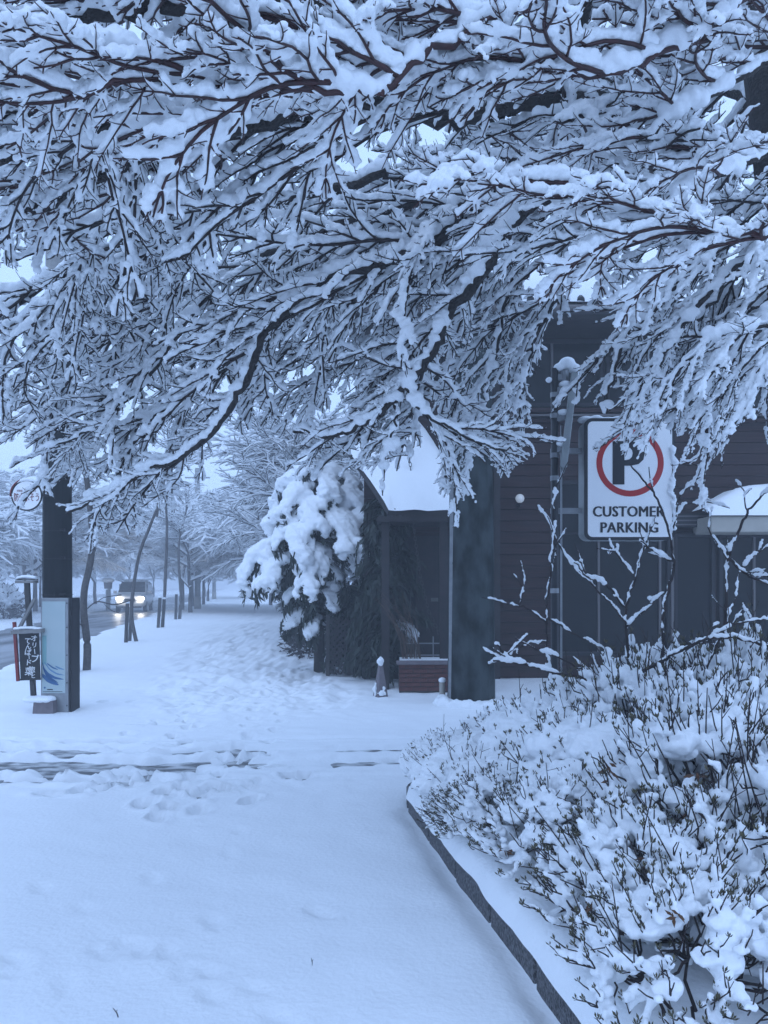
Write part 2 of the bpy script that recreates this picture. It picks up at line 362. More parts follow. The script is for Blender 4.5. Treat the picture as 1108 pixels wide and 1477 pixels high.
# snow lying on kerb and bed: a sheet that rounds over the kerb's edge
us = np.concatenate([np.arange(-1.2, UE+.25, .03)]); vsn = np.concatenate([np.linspace(0, 1, 9)[:-1]*.16, np.arange(.16, .8, .03), np.arange(.8, 4.6, .08)])
U, V = np.meshgrid(us, vsn, indexing='ij')
edge = -.016+.020*fbm(U*3.0, U*0, 101, 3)
crn = sstep(UE-.1, UE+.25, U)*.32                      # follows the rounded corner
s_ = KS+edge+crn+V; rnd = np.sqrt(np.clip(1-(1-np.clip(V/.13, 0, 1))**2, 0, 1))
endr = np.sqrt(np.clip(1-np.clip((U-(UE+.05))/.2, 0, 1)**2, 0, 1))
z_ = .14+(.085+.03*fbm(U*1.7, V*1.7, 103, 3))*rnd*endr+(.11*fbm(U*3.5, V*3.5, 107, 3)+.05)*sstep(.1, .6, V)*endr
z_[:, 0] = .105+.03*vn(U[:, 0]*4, U[:, 0]*0, 109)
x_, y_ = W(s_, U)
idx = np.arange(U.size).reshape(U.shape)
q = np.stack([idx[:-1, :-1], idx[1:, :-1], idx[1:, 1:], idx[:-1, 1:]], -1).reshape(-1, 4)
me = bpy.data.meshes.new('planter_snow'); me.from_pydata(np.stack([x_.ravel(), y_.ravel(), z_.ravel()], -1).tolist(), [], q.tolist())
me.materials.append(M['snow_ground']); me.polygons.foreach_set('use_smooth', [True]*len(me.polygons)); me.flip_normals() if False else None
tag(link('planter_snow', me), kind='structure')

# ------------------------------------------------------------------ dark timber house behind the planter
HW = 13.0                                       # front wall
def hx(px): return (px-CX)/F*HW
def hz(py): return CAMZ-(py-HY)/F*HW
house = thing('timber_house', 'dark brown timber house with snowy tiled roof behind the parking sign', 'house', (hx(525), HW, 0))
x0, x1 = hx(525), hx(1420)
mb = MB(); mb.box(((x0+x1)/2, HW+4.1, 2.95), (x1-x0-.04, 8, 6.1)); wb(mb, 'wall', M['darkwood'], house)
pitch = .19; nz = int(5.95/pitch); hr = random.Random(9)
pl = None
for k in range(nz):
    for (a, b) in ((x0, hx(716)), (hx(716)+.004, hx(965)), (hx(965)+.004, x1)):
        z = k*pitch
        mb = MB(); w = b-a
        mb.add([(0, .0, 0), (w, .0, 0), (w, .016, pitch-.012), (0, .016, pitch-.012), (0, .09, 0), (w, .09, 0), (w, .09, pitch-.012), (0, .09, pitch-.012)],
               [(0, 1, 2, 3), (0, 4, 5, 1), (3, 2, 6, 7), (0, 3, 7, 4), (1, 5, 6, 2)])
        o = mb.build('plank', M['plank'], house); o.location = (a-x0, hr.uniform(0, .008), z+.01)
def window(px0, px1, py0, py1, mull=(), name='window', rails=(), proud=.05):
    a, b, t, bt = hx(px0), hx(px1), hz(py0), hz(py1); mb = MB(); fw = .06; y = HW-proud
    for xx in (a+fw/2, b-fw/2): mb.box((xx, y, (t+bt)/2), (fw, .11, t-bt))
    for zz in (t-fw/2, bt+fw/2): mb.box(((a+b)/2, y, zz), (b-a-2*fw, .10, fw))
    o = wb(mb, name, M['frame'], house)
    g = MB(); g.box(((a+b)/2, y+.028, (t+bt)/2), (b-a-2*fw, .03, t-bt-2*fw)); wb(g, 'pane', M['glass'], house, parent=o)
    for m_ in mull:
        g = MB(); g.box((hx(m_), y-.005, (t+bt)/2), (.035, .06, t-bt-2*fw)); wb(g, 'mullion', M['trim'], house, parent=o)
    for m_ in rails:
        g = MB(); g.box(((a+b)/2, y-.005, hz(m_)), (b-a-2*fw, .055, .035)); wb(g, 'rail', M['frame'], house, parent=o)
    return o
window(722, 868, 492, 588, (795,)); window(872, 1020, 492, 588, (945,)); window(1024, 1180, 492, 588, (1100,))
window(540, 640, 470, 560, (590,))
window(800, 965, 694, 945, (862, 950), rails=(770,)); window(969, 1028, 770, 945, ()); window(1034, 1160, 770, 945, (1085,))
window(1164, 1300, 770, 945, ())
# belt course with its pipes
for k, (py, d, h_) in enumerate(((593, .10, .07), (601, .13, .03), (608, .10, .05))):
    mb = MB(); mb.box(((hx(640)+x1)/2, HW-d/2-.003, hz(py)), (x1-hx(640), d, h_)); wb(mb, 'belt_moulding', M['trim'] if k == 1 else M['plank'], house)
mb = MB(); mb.box((hx(716), HW-.06, 2.95), (.10, .11, 5.9)); wb(mb, 'corner_post', M['darkwood'], house)
mb = MB(); mb.box((hx(967), HW-.055, 2.0), (.08, .10, 4.0)); wb(mb, 'downpipe', M['trim'], house)
# lintel box right of the sign
mb = MB(); mb.box((hx(1000), HW-.10, hz(752)), (hx(1034)-hx(968), .2, .22)); wb(mb, 'shutter_box', M['frame'], house)
for k in range(3):
    mb = MB(); mb.box((hx(1000), HW-.206, hz(752)-.07+k*.07), (hx(1034)-hx(968)-.02, .012, .022)); wb(mb, 'shutter_rib', M['trim'], house)
# eaves: soffit, fascia, gutter, tiles with round end caps, thick snow
EY, EZ, SL = HW-.85, 5.96, math.tan(R(41))
mb = MB(); mb.box(((x0+x1)/2, HW-.42, EZ-.16), (x1-x0+.5, .84, .10)); wb(mb, 'soffit', M['darkwood'], house)
mb = MB(); mb.box(((x0+x1)/2, EY-.02, EZ-.10), (x1-x0+.6, .05, .20)); wb(mb, 'fascia', M['darkwood'], house)
mb = MB(); mb.tube([(x0-.3, EY-.12, EZ-.05), (x1+.3, EY-.12, EZ-.05)], .06, 8); wb(mb, 'gutter', M['trim'], house, smooth=True)
RX0, RX1, RY = x0-.35, x1+.35, HW+4.0
prof = lambda y: EZ+.05+(y-EY)*SL
mb = MB(); mb.prism([(RX0, EY-.1, prof(EY-.1)-.10), (RX0, EY-.1, prof(EY-.1)), (RX0, RY, prof(RY)), (RX0, 2*RY-EY, prof(EY)), (RX0, 2*RY-EY, prof(EY)-.1), (RX0, RY, prof(RY)-.12)], (0, 0, 0), (RX1-RX0, 0, 0))
roof = wb(mb, 'roof', M['tile'], house)
cap = MB(); cap.tube([(0, 0, 0), (0, .5, .5*SL)], .062, 10); cm = cap.mesh('tile_end', M['tile'], False)
kx = RX0+.1
while kx < RX1:
    o = link('tile_end', cm, roof); o.location = (kx-x0, EY-.135-HW, prof(EY)+.015); kx += .262
# roof snow: lumpy sheet with a rounded lower lip
sx = np.arange(RX0-.02, RX1, .07); sy = np.concatenate([[-.02, 0, .03, .07, .12], np.arange(.2, RY-EY, .25), [RY-EY]])
SXg, SYg = np.meshgrid(sx, sy, indexing='ij')
lip = np.sqrt(np.clip(1-(1-np.clip((SYg+.02)/.16, 0, 1))**2, 0, 1)); hang = .06*fbm(SXg*3.8, SXg*0, 131, 2)
zz = prof(EY+SYg)+.02+(.26+.05*fbm(SXg*2, SYg*2, 133, 3))*lip*1.2
yy = EY+SYg-.10-(hang+.02)*(1-lip)
idx = np.arange(SXg.size).reshape(SXg.shape)
q = np.stack([idx[:-1, :-1], idx[1:, :-1], idx[1:, 1:], idx[:-1, 1:]], -1).reshape(-1, 4)
mb = MB(); mb.add(np.stack([SXg.ravel(), yy.ravel(), zz.ravel()], -1), q.tolist()); wb(mb, 'roof_snow', M['snow'], house, smooth=True, parent=roof)
# porch: slanted little roof slab with snow, dark recess under it
pa, pb = P(560, 734, 11.6), P(690, 734, 11.6); pc, pd = P(608, 612, 12.95), P(478, 612, 12.95)
dn = np.array([0, 0, -.10])
mb = MB(); mb.add([pa+dn, pb+dn, pc+dn, pd+dn, pa, pb, pc, pd], [(0, 3, 2, 1), (4, 5, 6, 7), (0, 1, 5, 4), (1, 2, 6, 5), (2, 3, 7, 6), (3, 0, 4, 7)])
pr = wb(mb, 'porch_roof', M['darkwood'], house)
up = np.array([0, 0, .012]); n1, n2 = 14, 14; g = []
for i in range(n1+1):
    for j in range(n2+1):
        a, b = i/n1, j/n2; p = (pa*(1-a)+pb*a)*(1-b)+(pd*(1-a)+pc*a)*b
        ed = min(1, 6*min(a, 1-a, b)+.0)**.5; g.append(p+up+np.array([.015*float(vn(j*.9, 3, 8)), -.05*(1+2*float(vn(i*.8, 1, 6)))*(j == 0), .17*ed+.05*float(vn(i*.5, j*.5, 5))-.03*(j == 0)]))
mb = MB(); mb.add(g, [(i*(n2+1)+j, (i+1)*(n2+1)+j, (i+1)*(n2+1)+j+1, i*(n2+1)+j+1) for i in range(n1) for j in range(n2)])
wb(mb, 'porch_snow', M['snow'], house, smooth=True, parent=pr)
for px in (556, 640):
    mb = MB(); b = P(px, 760, 11.75); mb.box((b[0], 11.75, 1.28), (.12, .12, 2.7)); wb(mb, 'porch_post', M['darkwood'], house)
mb = MB(); mb.box((P(612, 760, 12.3)[0], 12.2, 2.58), (1.5, 1.2, .08)); wb(mb, 'porch_ceiling', M['darkwood'], house)
mb = MB(); mb.box((P(600, 760, 12.9)[0], 12.9, 1.2), (1.25, .08, 2.4)); dr = wb(mb, 'shade_door_panel', M['darkwood'], house)  # dark panel added to stand for the shade inside the porch
mb = MB(); mb.box((P(585, 760, 12.84)[0], 12.84, 1.3), (.34, .03, .9)); wb(mb, 'pane', M['glass'], house, parent=dr)
mb = MB(); mb.box((P(627, 865, 12.84)[0], 12.84, P(627, 865, 12.84)[2]), (.12, .02, .06)); wb(mb, 'door_plate', M['trim'], house, parent=dr)
# wall lamp
lp = P(750, 719, HW-.16); mb = MB(); mb.ell(lp, .075, 14, 10); la = wb(mb, 'lamp_globe', M['globe'], house, smooth=True)
mb = MB(); mb.box((lp[0], HW-.05, lp[2]-.09), (.09, .12, .05)); mb.tube([(lp[0], lp[1], lp[2]-.05), (lp[0], lp[1], lp[2]-.13), (lp[0], HW-.05, lp[2]-.13)], .014, 6); wb(mb, 'lamp_bracket', M['frame'], house)
# bay canopy with curved snow, to the right of the sign
def canopy(px0, px1, pyt, pyb, d, pf):
    Yf = HW-d; a = P(px0, pyb, Yf); b = P(px1, pyb, Yf)
    mb = MB(); mb.box(((a[0]+b[0])/2, HW-d/2, a[2]-.12), (b[0]-a[0], d, .26)); c = wb(mb, 'canopy', M['beige'], house, bevel=.02)
    top = P(px0, pyt, Yf)[2]-a[2]; mb = MB(); n = 26; m_ = 10
    v = []
    for i in range(n+1):
        t = i/n; e = math.sin(math.pi*min(1, max(0, t))**.5/1.0) if False else min(1, (1-(1-min(1, t*2.4))**2))*min(1, (1-(1-min(1, (1-t)*2.4))**2))
        for j in range(m_+1):
            f = j/m_; pr_ = math.sqrt(max(0, 1-(1-min(1, f*3))**2))
            v.append((a[0]-.04+(b[0]-a[0]+.08)*t, Yf-.05+(d-.02)*f, a[2]+.015+top*(.25+.75*e)*pr_*(1+.1*float(vn(i*.5, j*.5, 7)))))
    mb.add(v, [(i*(m_+1)+j, (i+1)*(m_+1)+j, (i+1)*(m_+1)+j+1, i*(m_+1)+j+1) for i in range(n) for j in range(m_)])
    wb(mb, 'canopy_snow', M['snow'], house, smooth=True, parent=c)
canopy(1026, 1230, 697, 745, .75, 0)

# ------------------------------------------------------------------ rain chain hanging from the eave
rc0 = P(588, 560, 12.0); chain = thing('rain_chain', 'long rusty chain hanging in a curve beside the porch roof', 'chain', tuple(P(632, 912, 11.9)))
lk = MB(); a = np.linspace(0, 2*math.pi, 11)[:-1]
rg = np.array([(.020*math.cos(t), 0, .036*math.sin(t)) for t in a]); lk.tube(np.vstack([rg, rg[:2]]), .0055, 5, cap=False); lm = lk.mesh('link', M['chain'], True)
cp = np.array([P(588, 560, 12), P(590, 640, 12), P(594, 700, 12), P(598, 770, 11.95), P(606, 830, 11.93), P(618, 880, 11.9), P(634, 915, 11.9)])
dd = np.concatenate([[0], np.cumsum(np.linalg.norm(np.diff(cp, axis=0), axis=1))]); nl = int(dd[-1]/.058)
for k in range(nl):
    t = (k+.5)*dd[-1]/nl; p = np.array([np.interp(t, dd, cp[:, i]) for i in range(3)]); q2 = np.array([np.interp(min(dd[-1], t+.05), dd, cp[:, i]) for i in range(3)])-p
    o = link('link', lm, chain); o.location = p-np.array(chain.location)
    o.rotation_euler = (0, math.atan2(q2[0], q2[2]) if k % 2 == 0 else math.atan2(q2[0], q2[2]), (math.pi/2 if k % 2 else 0))

# ------------------------------------------------------------------ sheet-clad pole by the entrance
pb_ = P(680, 900, 10.3); spole = thing('clad_pole', 'broad dark weathered sheet-clad pole rising behind the shrub bed', 'pole', (pb_[0], 10.3, 0))
n = 14; mb = MB()
for k, (z0, z1) in enumerate(((-.1, 1.86), (1.862, 3.72), (3.722, 9.4))):
    mb = MB(); r0, r1 = .322-.010*z0, .322-.010*z1
    mb.tube([(0, 0, z0), (0, 0, z1)], [r0, r1], n); mb.build('cladding_sheet', M['poleskin'], spole, smooth=False)
mb = MB(); mb.bar((-.297, -.13, -.05), (-.25, -.13, 5.0), .05, .03, up=(0, 1, 0)); mb.build('edge_strip', M['steel'], spole)
for z in (.95, 1.87, 2.8, 3.73):
    mb = MB(); mb.tube([(0, 0, z-.012), (0, 0, z+.012)], .325-.010*z, n); mb.build('band', M['poleskin'], spole)
mb = MB(); mb.tube([(-.02, -.31, 5.2), (-.02, -.28, 9.2)], .03, 6); mb.build('cable_pipe', M['frame'], spole)
mb = MB()
for k in range(14): a = k*2*math.pi/14; mb.ell((.36*math.cos(a), .36*math.sin(a), .0), (.16, .16, .09), 8, 6)
link('foot_snow', rough(remesh(mb, 'foot_snow', M['snow'], .03, 3), .05, 9), spole)

# ------------------------------------------------------------------ customer parking sign with its unlit box, on a black post shared with a road sign seen edge-on
SY_ = 7.0
def sp(px, py, Y=SY_): return P(px, py, Y)
rs = thing('road_sign', 'road sign seen from behind, edge-on, on a slim black post with snow cap', 'road sign', (sp(800, 900)[0], SY_, 0))
mb = MB(); mb.tube([(0, 0, 0), (0, 0, sp(800, 532)[2])], .034, 10); wbp = mb.build('post', M['blackpaint'], rs, smooth=True)
mb = MB(); mb.tube([(.075, .06, .4), (.075, .06, sp(800, 612)[2])], .010, 6); mb.build('conduit', M['steel'], rs)
for py in (570, 600, 657, 690, 852):
    z = sp(800, py)[2]; mb = MB(); mb.tube([(0, 0, z-.022), (0, 0, z+.022)], .040, 10); mb.build('band', M['steel'], rs)
# plate seen almost edge-on, leaning out to the right at the top; three stiffening rails on its back
pt, pbm = sp(828, 540)-np.array(rs.location), sp(812, 676)-np.array(rs.location)
mb = MB(); yaw = R(80); du = np.array([math.cos(yaw), math.sin(yaw), 0])*.32
e = np.array([.012, .0, 0]); c0, c1 = pt, pbm
v = [c0-du*.2, c0+du, c1+du, c1-du*.2]; v = v+[p+e*2.2 for p in v]
mb.add(v, [(0, 1, 2, 3), (7, 6, 5, 4), (0, 4, 5, 1), (1, 5, 6, 2), (2, 6, 7, 3), (3, 7, 4, 0)]); pltt = mb.build('plate', M['steel'], rs)
mb = MB(); mb.bar(c0-du*.24, c1-du*.24, .06, .05, up=(0, 1, 0)); mb.build('plate_edge', M['silver'], rs, bevel=.008)
for t in (.12, .42, .75):
    p = c0+(c1-c0)*t; mb = MB(); mb.bar((0.0, .0, p[2]-.05), (p[0]+.01, p[1]-.02, p[2]-.02), .05, .05); mb.build('rail', M['steel'], rs)
    mb = MB(); mb.ell((p[0]*.55, -.01, p[2]+.01), (.055, .07, .03), 10, 8); mb.build('snow_clump', M['snow'], rs, smooth=True)
mb = MB(); q_ = sp(815, 535)-np.array(rs.location); mb.tube([(q_[0], 0, q_[2]-.12), (q_[0], 0, q_[2]+.0)], .035, 8); mb.bar((0, 0, q_[2]-.06), (q_[0], 0, q_[2]-.06), .04, .05); mb.build('bracket', M['steel'], rs)
mb = MB()
for (px, py, r) in ((818, 524, .075), (806, 530, .05), (829, 532, .06), (834, 545, .04), (792, 548, .035)):
    p = sp(px, py)-np.array(rs.location); mb.ell(p, (r, r*1.1, r*.75), 12, 9)
link('snow_cap', remesh(mb, 'snow_cap', M['snow'], .012, 3), rs)

cs = thing('parking_sign', 'white unlit box sign reading customer parking with red ring', 'sign', tuple(sp(907, 850)))
C0 = np.array(cs.location)
fx0, fx1, fz0, fz1 = sp(843, 0)[0], sp(973, 0)[0], sp(0, 779)[2], sp(0, 604)[2]
wS, hS = fx1-fx0, fz1-fz0; cxs, czs = (fx0+fx1)/2-C0[0], (fz0+fz1)/2-C0[2]
def rrect(w, h, r, n=6):
    pts = []
    for (sx_, sy_, a0) in ((1, 1, 0), (-1, 1, 90), (-1, -1, 180), (1, -1, 270)):
        for k in range(n+1):
            a = R(a0+90*k/n); pts.append((sx_*(w/2-r)+r*math.cos(a), sy_*(h/2-r)+r*math.sin(a)))
    return pts
tl = R(1.0)
def plate(name, w, h, r, y, d, m, off=(0, 0)):
    mb = MB(); mb.prism([(cxs+off[0]+a, y, czs+off[1]+b) for a, b in rrect(w, h, r)][::-1], (0, 0, 0), (0, d, 0)); return mb.build(name, m, cs)
YAWS = R(9)            # the box is turned a little, so its left side shows
plate('cabinet', wS*1.0, hS*1.0, .07, .012, .20, M['silver'])
plate('frame', wS*1.005, hS*1.005, .07, -.012, .022, M['blackpaint'])
plate('face', wS-.055, hS-.055, .045, -.016, .003, M['white'])
ring = MB(); na = 48; cR = sp(908, 668); rc, zc = cR[0]-C0[0], cR[2]-C0[2]; ro, ri = 48.5/F*SY_, 40/F*SY_
v = [(rc+r*math.cos(a), y, zc+r*math.sin(a)) for y in (-.0185, -.0165) for r in (ro, ri) for a in np.arange(na)*2*math.pi/na]
f = []
for k in range(na):
    k2 = (k+1) % na; f += [(k, k2, na+k2, na+k), (2*na+k, 3*na+k, 3*na+k2, 2*na+k2), (k, 2*na+k, 2*na+k2, k2), (na+k, na+k2, 3*na+k2, 3*na+k)]
ring.add(v, f); ring.build('red_ring', M['red'], cs)
def sign_text(body, px, py, wpx, hpx, m, bold, root, y, Yd=SY_):
    size = hpx/F*Yd/.70; me_ = text_mesh(body, size, m, ext=.0015, w=wpx/F*Yd, fatten=bold, spacing=1.06)
    o = link('lettering', me_, root); p = sp(px, py, Yd)-np.array(root.location); o.location = (p[0], y, p[2]); o.rotation_euler = (R(90), 0, 0); return o
sign_text('CUSTOMER', 906, 738, 102, 15, M['blackpaint'], .030, cs, -.0185)
sign_text('PARKING', 907, 761, 82, 15, M['blackpaint'], .030, cs, -.0185)
sign_text('P', 906, 668, 38, 64, M['blackpaint'], .045, cs, -.0185)
mb = MB()
for t in (.25, .75):
    z = czs-hS/2+hS*t; mb.box(((sp(800, 0)[0]-C0[0]+cxs-wS/2)/2+.02, .11, z), (cxs-wS/2-(sp(800, 0)[0]-C0[0])+.06, .04, .05))
mb.build('mounting_arm', M['steel'], cs)
mb = MB()
for (px, py, r) in ((966, 705, .035), (969, 690, .028), (970, 722, .032), (972, 740, .026), (968, 655, .03), (972, 670, .03), (971, 756, .02)): p = sp(px, py)-C0; mb.ell((p[0]+.006, -.02, p[2]), (r*.75, .022, r*2.6), 9, 9)
link('stuck_snow', rough(remesh(mb, 'stuck_snow', M['snow'], .007, 2), .022, 30), cs)
mb = MB()
for k in range(9): mb.ell((cxs-wS/2+.03+.1*k, .10, czs+hS/2+.012), (.07, .10, .03+.012*math.sin(k*2.1)), 10, 7)
link('snow_cap', remesh(mb, 'snow_cap', M['snow'], .012, 3), cs)

# ------------------------------------------------------------------ brick planter, stems, small markers by the porch
BY = 11.3; bp_ = thing('brick_planter', 'low red brick planter with pale coping beside the porch', 'planter', (P(575, 0, BY)[0], BY, 0))
BW, BH = P(700, 0, BY)[0]-P(575, 0, BY)[0], .44
mb = MB(); mb.box((BW/2, .35, BH/2-.02), (BW-.02, .68, BH)); mb.build('core', M['mortar'], bp_)
bl, bh = .215, .066; bk = MB(); bk.box((0, 0, 0), (bl-.012, .02, bh-.012)); bmh = bk.mesh('brick', M['brick'])
for r_ in range(6):
    xk = -bl/2 if r_ % 2 else 0
    while xk < BW-.02:
        a, b = max(xk, 0), min(xk+bl, BW)
        if b-a > .03:
            o = link('brick', bmh, bp_); o.location = ((a+b)/2, -.002+hr.uniform(-.003, .003), .035+r_*bh+.02); o.scale = ((b-a-.012)/(bl-.012), 1, 1)
        xk += bl
mb = MB(); mb.box((BW/2, .02, BH+.0), (BW+.06, .2, .045)); mb.build('coping', M['stone'], bp_, bevel=.008)
mb = MB(); mb.box((BW/2, .40, BH+.0), (BW-.05, .5, .04)); mb.build('snow', M['snow'], bp_)
st = thing('dry_stems', 'clump of bare pale dry stems growing in the brick planter', 'plant', tuple(P(592, 950, 11.55)))
sr = random.Random(8)
for k in range(26):
    a = sr.uniform(-.55, .25) if k % 3 else sr.uniform(-.7, -.3); L = sr.uniform(.5, 1.15); yv = sr.uniform(-.15, .15)
    x_0 = sr.uniform(-.12, .16); pts = [(x_0+a*L*t*t*.7+a*t*.15, yv*t, L*t*(1-.1*abs(a)*t)) for t in (0, .25, .5, .75, 1)]
    mb = MB(); mb.tube(pts, [.006, .005, .0045, .0035, .002], 4); mb.build('stem', M['straw'], st)
bb = thing('metal_bench_frame', 'thin pale wire plant stand behind the dry stems', 'plant stand', tuple(P(620, 945, 12.0)))
mb = MB(); o0 = np.array(bb.location)
for (a, b) in (((585, 928), (640, 928)), ((585, 945), (640, 945)), ((625, 918), (625, 952)), ((600, 926), (600, 952)), ((640, 926), (640, 952))):
    mb.bar(P(*a, 12.0)-o0, P(*b, 12.0)-o0, .018, .018, up=(0, 1, 0))
mb.build('rail', M['steel'], bb)
bb.name = 'plant_stand'
mk = thing('pyramid_marker', 'slim pointed stone marker with a snow tip in front of the porch', 'marker', tuple(G(549, 1004)))
mb = MB(); mb.box((0, 0, .22), (.17, .17, .5), taper=.28, rz=.5); mb.build('body', M['stone'], mk, bevel=.008)
mb = MB(); mb.ell((0, 0, .49), (.045, .045, .07), 10, 8); mb.ell((-.075, -.03, .10), (.03, .03, .10), 8, 6); mb.ell((.02, -.08, .05), (.06, .03, .045), 8, 6); mb.ell((.045, -.06, .10), (.02, .02, .05), 8, 6); link('snow', rough(remesh(mb, 'snow', M['snow'], .010, 2), .02, 30), mk)['kind'] = 'stuff'
wp = thing('short_white_post', 'short white post with snow on top against the clad pole', 'post', tuple(G(638, 1012)))
mb = MB(); mb.tube([(0, 0, -.05), (0, 0, .27)], .04, 10); mb.build('body', M['beige'], wp, smooth=True)
mb = MB(); mb.ell((0, 0, .29), (.052, .052, .04), 10, 8); mb.build('snow_cap', M['snow'], wp, smooth=True)
# lattice fence between conifer and porch
lf = thing('lattice_fence', 'low dark diamond lattice fence panel under the snowy conifer', 'fence', (P(473, 0, 13.2)[0], 13.2, 0))
LWf = P(560, 0, 13.2)[0]-P(473, 0, 13.2)[0]
for sgn in (1, -1):
    for k in range(-9, 15):
        xa = k*.105; t0 = max(0, -xa*1.0 if sgn > 0 else xa-LWf); xs0 = xa+t0*sgn if sgn > 0 else xa-t0
        t1 = min(.95, (LWf-xa) if sgn > 0 else xa)
        if t1-t0 < .05: continue
        mb = MB(); mb.bar((xa+sgn*t0, -.006*sgn, .05+t0), (xa+sgn*t1, -.006*sgn, .05+t1), .032, .010, up=(0, 1, 0)); mb.build('slat', M['darkwood'], lf)
for xx in (0, LWf):
    mb = MB(); mb.box((xx, 0, .52), (.06, .06, 1.1)); mb.build('post', M['stake'], lf)

# ------------------------------------------------------------------ left utility pole with hoarding
PY = 9.72; upole = thing('utility_pole', 'near utility pole with dark wrap above a pale panel with blue wave print', 'utility pole', (P(80, 0, PY)[0], PY, 0))
def pp(px, py, Y=PY): return P(px, py, Y)-np.array(upole.location)
mb = MB(); mb.tube([(0, .06, -.2), (0, .06, 9.5)], [.17, .12], 14); mb.build('shaft', M['concrete'], upole, smooth=True)
wl, wr = pp(60, 0)[0], pp(102, 0)[0]; wz0, wz1 = pp(0, 863)[2], 5.2
mb = MB(); mb.tube([(0, .06, wz0), (0, .06, wz1)], [.178, .165], 14); wrap = mb.build('dark_wrap', M['polewrap'], upole, smooth=False)
for py in (766, 806, 858):
    z = pp(0, py)[2]; mb = MB(); mb.tube([(0, .06, z-.006), (0, .06, z+.006)], .184, 14); mb.box((.13, -.10, z+.01), (.06, .04, .03)); mb.build('strap', M['frame'], upole)
# flat box carrying the advertisement
bx0, bx1, bz0, bz1 = pp(59, 0, 9.56)[0], pp(98.5, 0, 9.56)[0], -.05, pp(0, 862)[2]
mb = MB(); mb.box(((bx0+bx1)/2, -.13, (bz0+bz1)/2), (bx1-bx0, .06, bz1-bz0)); cab = mb.build('panel_backing', M['steel'], upole, bevel=.006)
mb = MB(); mb.box((bx1+.016, .0, (bz0+bz1)/2+.02), (.028, .26, bz1-bz0-.04)); mb.build('panel_side', M['frame'], upole)
ax0, ax1, az0, az1 = pp(60.5, 0, 9.55)[0], pp(94, 0, 9.55)[0], pp(0, 997)[2], pp(0, 867)[2]
mb = MB(); mb.box(((ax0+ax1)/2, -.162, (az0+az1)/2), (ax1-ax0, .006, az1-az0)); ad = mb.build('advert_sheet', M['advert'], upole)
mb = MB(); mb.box((ax0+.03, -.1662, az0+(az1-az0)*.47), (.05, .003, .36)); mb.build('teal_patch', M['teal'], upole, bevel=.0)
yw = -.168
def swoosh(pts, w, m):
    mb = MB(); p = [pp(a, b, 9.55) for a, b in pts]; k = len(p)
    tt = np.linspace(0, 1, 12); xs_ = np.interp(tt, np.linspace(0, 1, k), [q[0] for q in p]); zs_ = np.interp(tt, np.linspace(0, 1, k), [q[2] for q in p])
    ww = w/F*PY*np.sin(np.pi*np.clip(tt*.8+.2, 0, 1))**.6+.002
    v = [(x, yw, z+w_/2) for x, z, w_ in zip(xs_, zs_, ww)]+[(x, yw, z-w_/2) for x, z, w_ in zip(xs_, zs_, ww)]
    mb.add(v, [(i, i+1, 13+i, 12+i) for i in range(11)][::1]); mb.build('wave_stripe', m, upole)
for pts, w, m in ((((61, 956), (64, 966), (70, 973), (80, 978), (92, 980)), 4.5, M['blue']), (((62, 963), (66, 973), (74, 979), (84, 985)), 4, M['blue']),
                  (((61, 974), (68, 980), (76, 984), (85, 988)), 7, M['blue']), (((64, 955), (72, 966), (82, 972), (93, 974)), 2.5, M['lightblue']),
                  (((68, 957), (76, 963), (84, 966)), 2, M['blue']), (((80, 961), (86, 964), (93, 966)), 2, M['lightblue'])):
    swoosh(pts, w, m)
def wtext(body, px, py, hpx, m, root, y, Yd, wpx=None, bold=0.0, rot=0):
    size = hpx/F*Yd/.72; me_ = text_mesh(body, size, m, bold=bold*size, ext=.001, w=(wpx/F*Yd if wpx else None))
    o = link('lettering', me_, root); p = P(px, py, Yd)-np.array(root.location); o.location = (p[0], y, p[2]); o.rotation_euler = (R(90), rot, 0); return o
mb = MB(); c_ = pp(64.5, 992, 9.55); mb.tube([(c_[0], -.1655, c_[2]), (c_[0], -.1675, c_[2])], .012, 10); mb.build('print_dot', M['blue'], upole)
mb = MB(); mb.box((pp(72, 0, 9.55)[0], -.1662, pp(0, 992)[2]), (.07, .002, .012)); mb.box((pp(76, 0, 9.55)[0], -.1662, pp(0, 995)[2]), (.24, .002, .006)); mb.build('small_print', M['frame'], upole)
mb = MB()
for py in (870, 905, 945, 985, 1018): p = pp(96.3, py, 9.55); mb.box((p[0], -.163, p[2]), (.014, .008, .014))
mb.build('bolt', M['frame'], upole)

# round hydrant-tank sign beside the pole
rsn = thing('round_sign', 'round white Japanese fire cistern sign with red rim beside the pole', 'sign', tuple(P(62, 716, 9.6)))
c_ = P(38.5, 714.5, 9.6)-np.array(rsn.location); rad = 21.5/F*9.6
mb = MB(); mb.tube([(c_[0], .0, c_[2]), (c_[0], .012, c_[2])], rad, 36); mb.build('disc', M['white'], rsn)
mb = MB(); a = np.linspace(0, 2*math.pi, 41); mb.tube([(c_[0]+rad*math.cos(t), .004, c_[2]+rad*math.sin(t)) for t in a], .010, 6, cap=False); mb.build('rim', M['frame'], rsn, smooth=True)
mb = MB(); mb.tube([(c_[0]+(rad+.02)*math.cos(t), .004, c_[2]+(rad+.02)*math.sin(t)) for t in np.linspace(1.6, 3.2, 16)], .010, 6); mb.build('outer_hoop', M['redwood'], rsn, smooth=True)
wtext('防火水そう', 38.5, 717, 9.5, M['redwood'], rsn, -.004, 9.6, wpx=36, bold=.004)
wtext('FIRE CISTERN', 38.5, 708, 3, M['redwood'], rsn, -.004, 9.6, wpx=27)
mb = MB(); mb.tube([(c_[0]+rad, .008, c_[2]), (.12, .02, c_[2])], .012, 6); mb.build('bracket', M['frame'], rsn)
